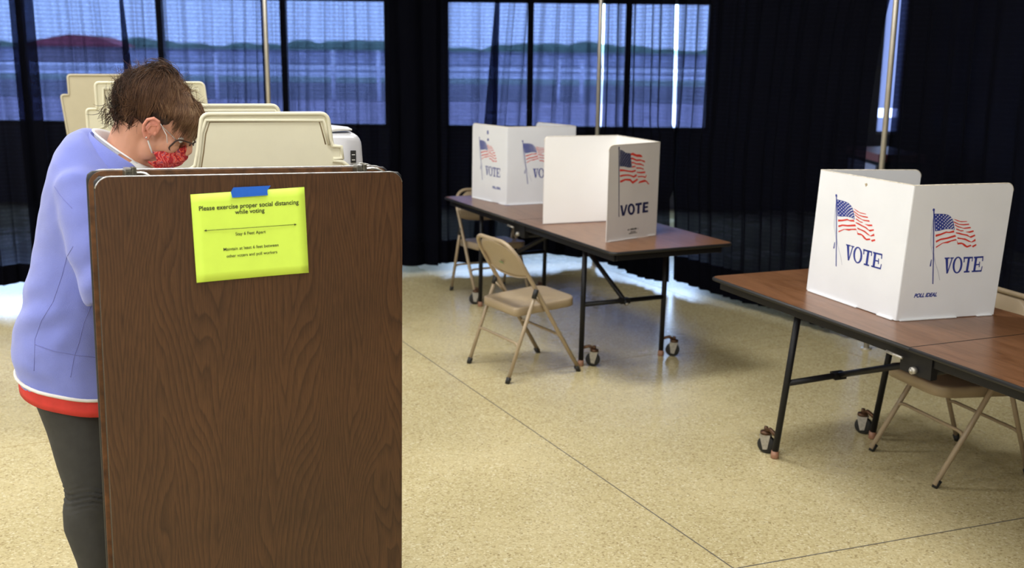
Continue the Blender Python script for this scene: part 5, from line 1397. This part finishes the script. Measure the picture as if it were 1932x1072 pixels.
# hem piping, seams
hem_ = jring(*RING[1]); hem_ = [c + (c - Lc(W(143, 708))) * .012 + Vector((0, 0, -.002)) for c in hem_]
MB().tube(hem_, .0052, 8, closed=True).build('hem_piping', plain('cream_piping', (.72, .70, .66), .8), ja)
dg = bpy.context.evaluated_depsgraph_get(); dg.update()
from mathutils.bvhtree import BVHTree
bvh = BVHTree.FromObject(ja, dg)
def stitch(pxs, name='stitched_seam', r=.0009):
    pts = []
    for px, py in pxs:
        d = ray_dir(px, py).normalized(); o = EYE - per_o
        h = bvh.ray_cast(o, d)
        if h[0] is not None: pts.append(h[0] + h[1] * .0002)
    if len(pts) > 1:
        MB().tube(pts, r, 6).build(name, FL2, ja)
FL2 = plain('seam_thread', (.17, .19, .50), .9)
def dens(pl, n=10):
    out = []
    for (a, b_), (c_, d_) in zip(pl, pl[1:]):
        out += [(a + (c_ - a) * k / n, b_ + (d_ - b_) * k / n) for k in range(n)]
    return out + [pl[-1]]
stitch(dens([(102, 351), (112, 366), (124, 380), (136, 393)]))
stitch(dens([(138, 465), (126, 485), (117, 520), (100, 570), (78, 605), (66, 640), (64, 700)]))
stitch(dens([(182, 560), (170, 580), (158, 610), (148, 650), (140, 672), (133, 712)]))
stitch(dens([(66, 650), (100, 662), (145, 671), (190, 676)]))
# red shirt below the jacket
sr = MB()
def sring(z_off, sc):
    return [Vector((Lc(W(143, 708)).x + (c.x - Lc(W(143, 708)).x) * sc + .004, c.y * sc, c.z + z_off)) for c in jring(143, 708, .148, .182, -.045)]
sr.loft([sring(.02, .97), sring(-.01, .995), sring(-.035, 1.0), sring(-.054, .995), sring(-.053, .97), sring(.02, .94)], caps=False)
so = sr.build('red_shirt', plain('red_jersey', (.62, .045, .035), .8, nvar=.1), per)
# leggings
lg = MB()
for s, hp, kn in ((-1, HIP[0], KNEE[0]), (1, HIP[1], KNEE[1])):
    ank = Vector((kn.x, kn.y, .13))
    lg.tube([hp + Vector((-.004, 0, -.02)), hp + Vector((-.004, 0, -.06)), hp * .6 + kn * .4 + Vector((.0, 0, 0)), hp * .2 + kn * .8, kn, kn * .8 + ank * .2 + Vector((-.012, 0, 0)), kn * .6 + ank * .4 + Vector((-.014, 0, 0)), kn * .25 + ank * .75, ank],
            [.085, .094, .086, .070, .062, .066, .064, .050, .040], 24)
lg.ell(Lc(W(143, 742)), (.112, .138, .085), None, 24, 14)
def wr_(c):
    zk = KNEE[0].z
    k = math.exp(-((c.z - zk - .0) / .035) ** 2)
    return .0042 * k * math.sin((c.z + .015 * math.sin(c.x * 30 + c.y * 20)) * 380) + .002 * noise.noise(c * 12)
leg_m = plain('charcoal_jersey', (.040, .040, .038), .85, nscale=30, nvar=.12)
fuse(lg, 'leggings', leg_m, .0065, per, 4, disp=wr_)
# shoes
for kn in KNEE:
    ank = Vector((kn.x, kn.y, .10))
    sh_ = MB(); rings = []
    for d_, w_, h_, zc_ in ((-.075, .022, .030, .045), (-.06, .034, .048, .055), (-.02, .038, .060, .066), (.04, .040, .048, .055), (.10, .045, .034, .042), (.15, .038, .026, .034), (.175, .018, .016, .026)):
        rings.append([Vector((ank.x + d_, ank.y + w_ * math.cos(a), max(.012, zc_ + h_ * math.sin(a)))) for a in [2 * math.pi * k / 16 for k in range(16)]])
    sh_.loft(rings); sho = sh_.build('shoe', plain('grey_shoe', (.12, .12, .13), .6), per, sub=1)
    sl_ = MB(); sl_.loft([[Vector((ank.x + .05 + (.135 + .0) * math.cos(a), ank.y + .043 * math.sin(a), z)) for a in [2 * math.pi * k / 24 for k in range(24)]] for z in (0, .016)])
    sl_.build('sole', M['white'], sho)
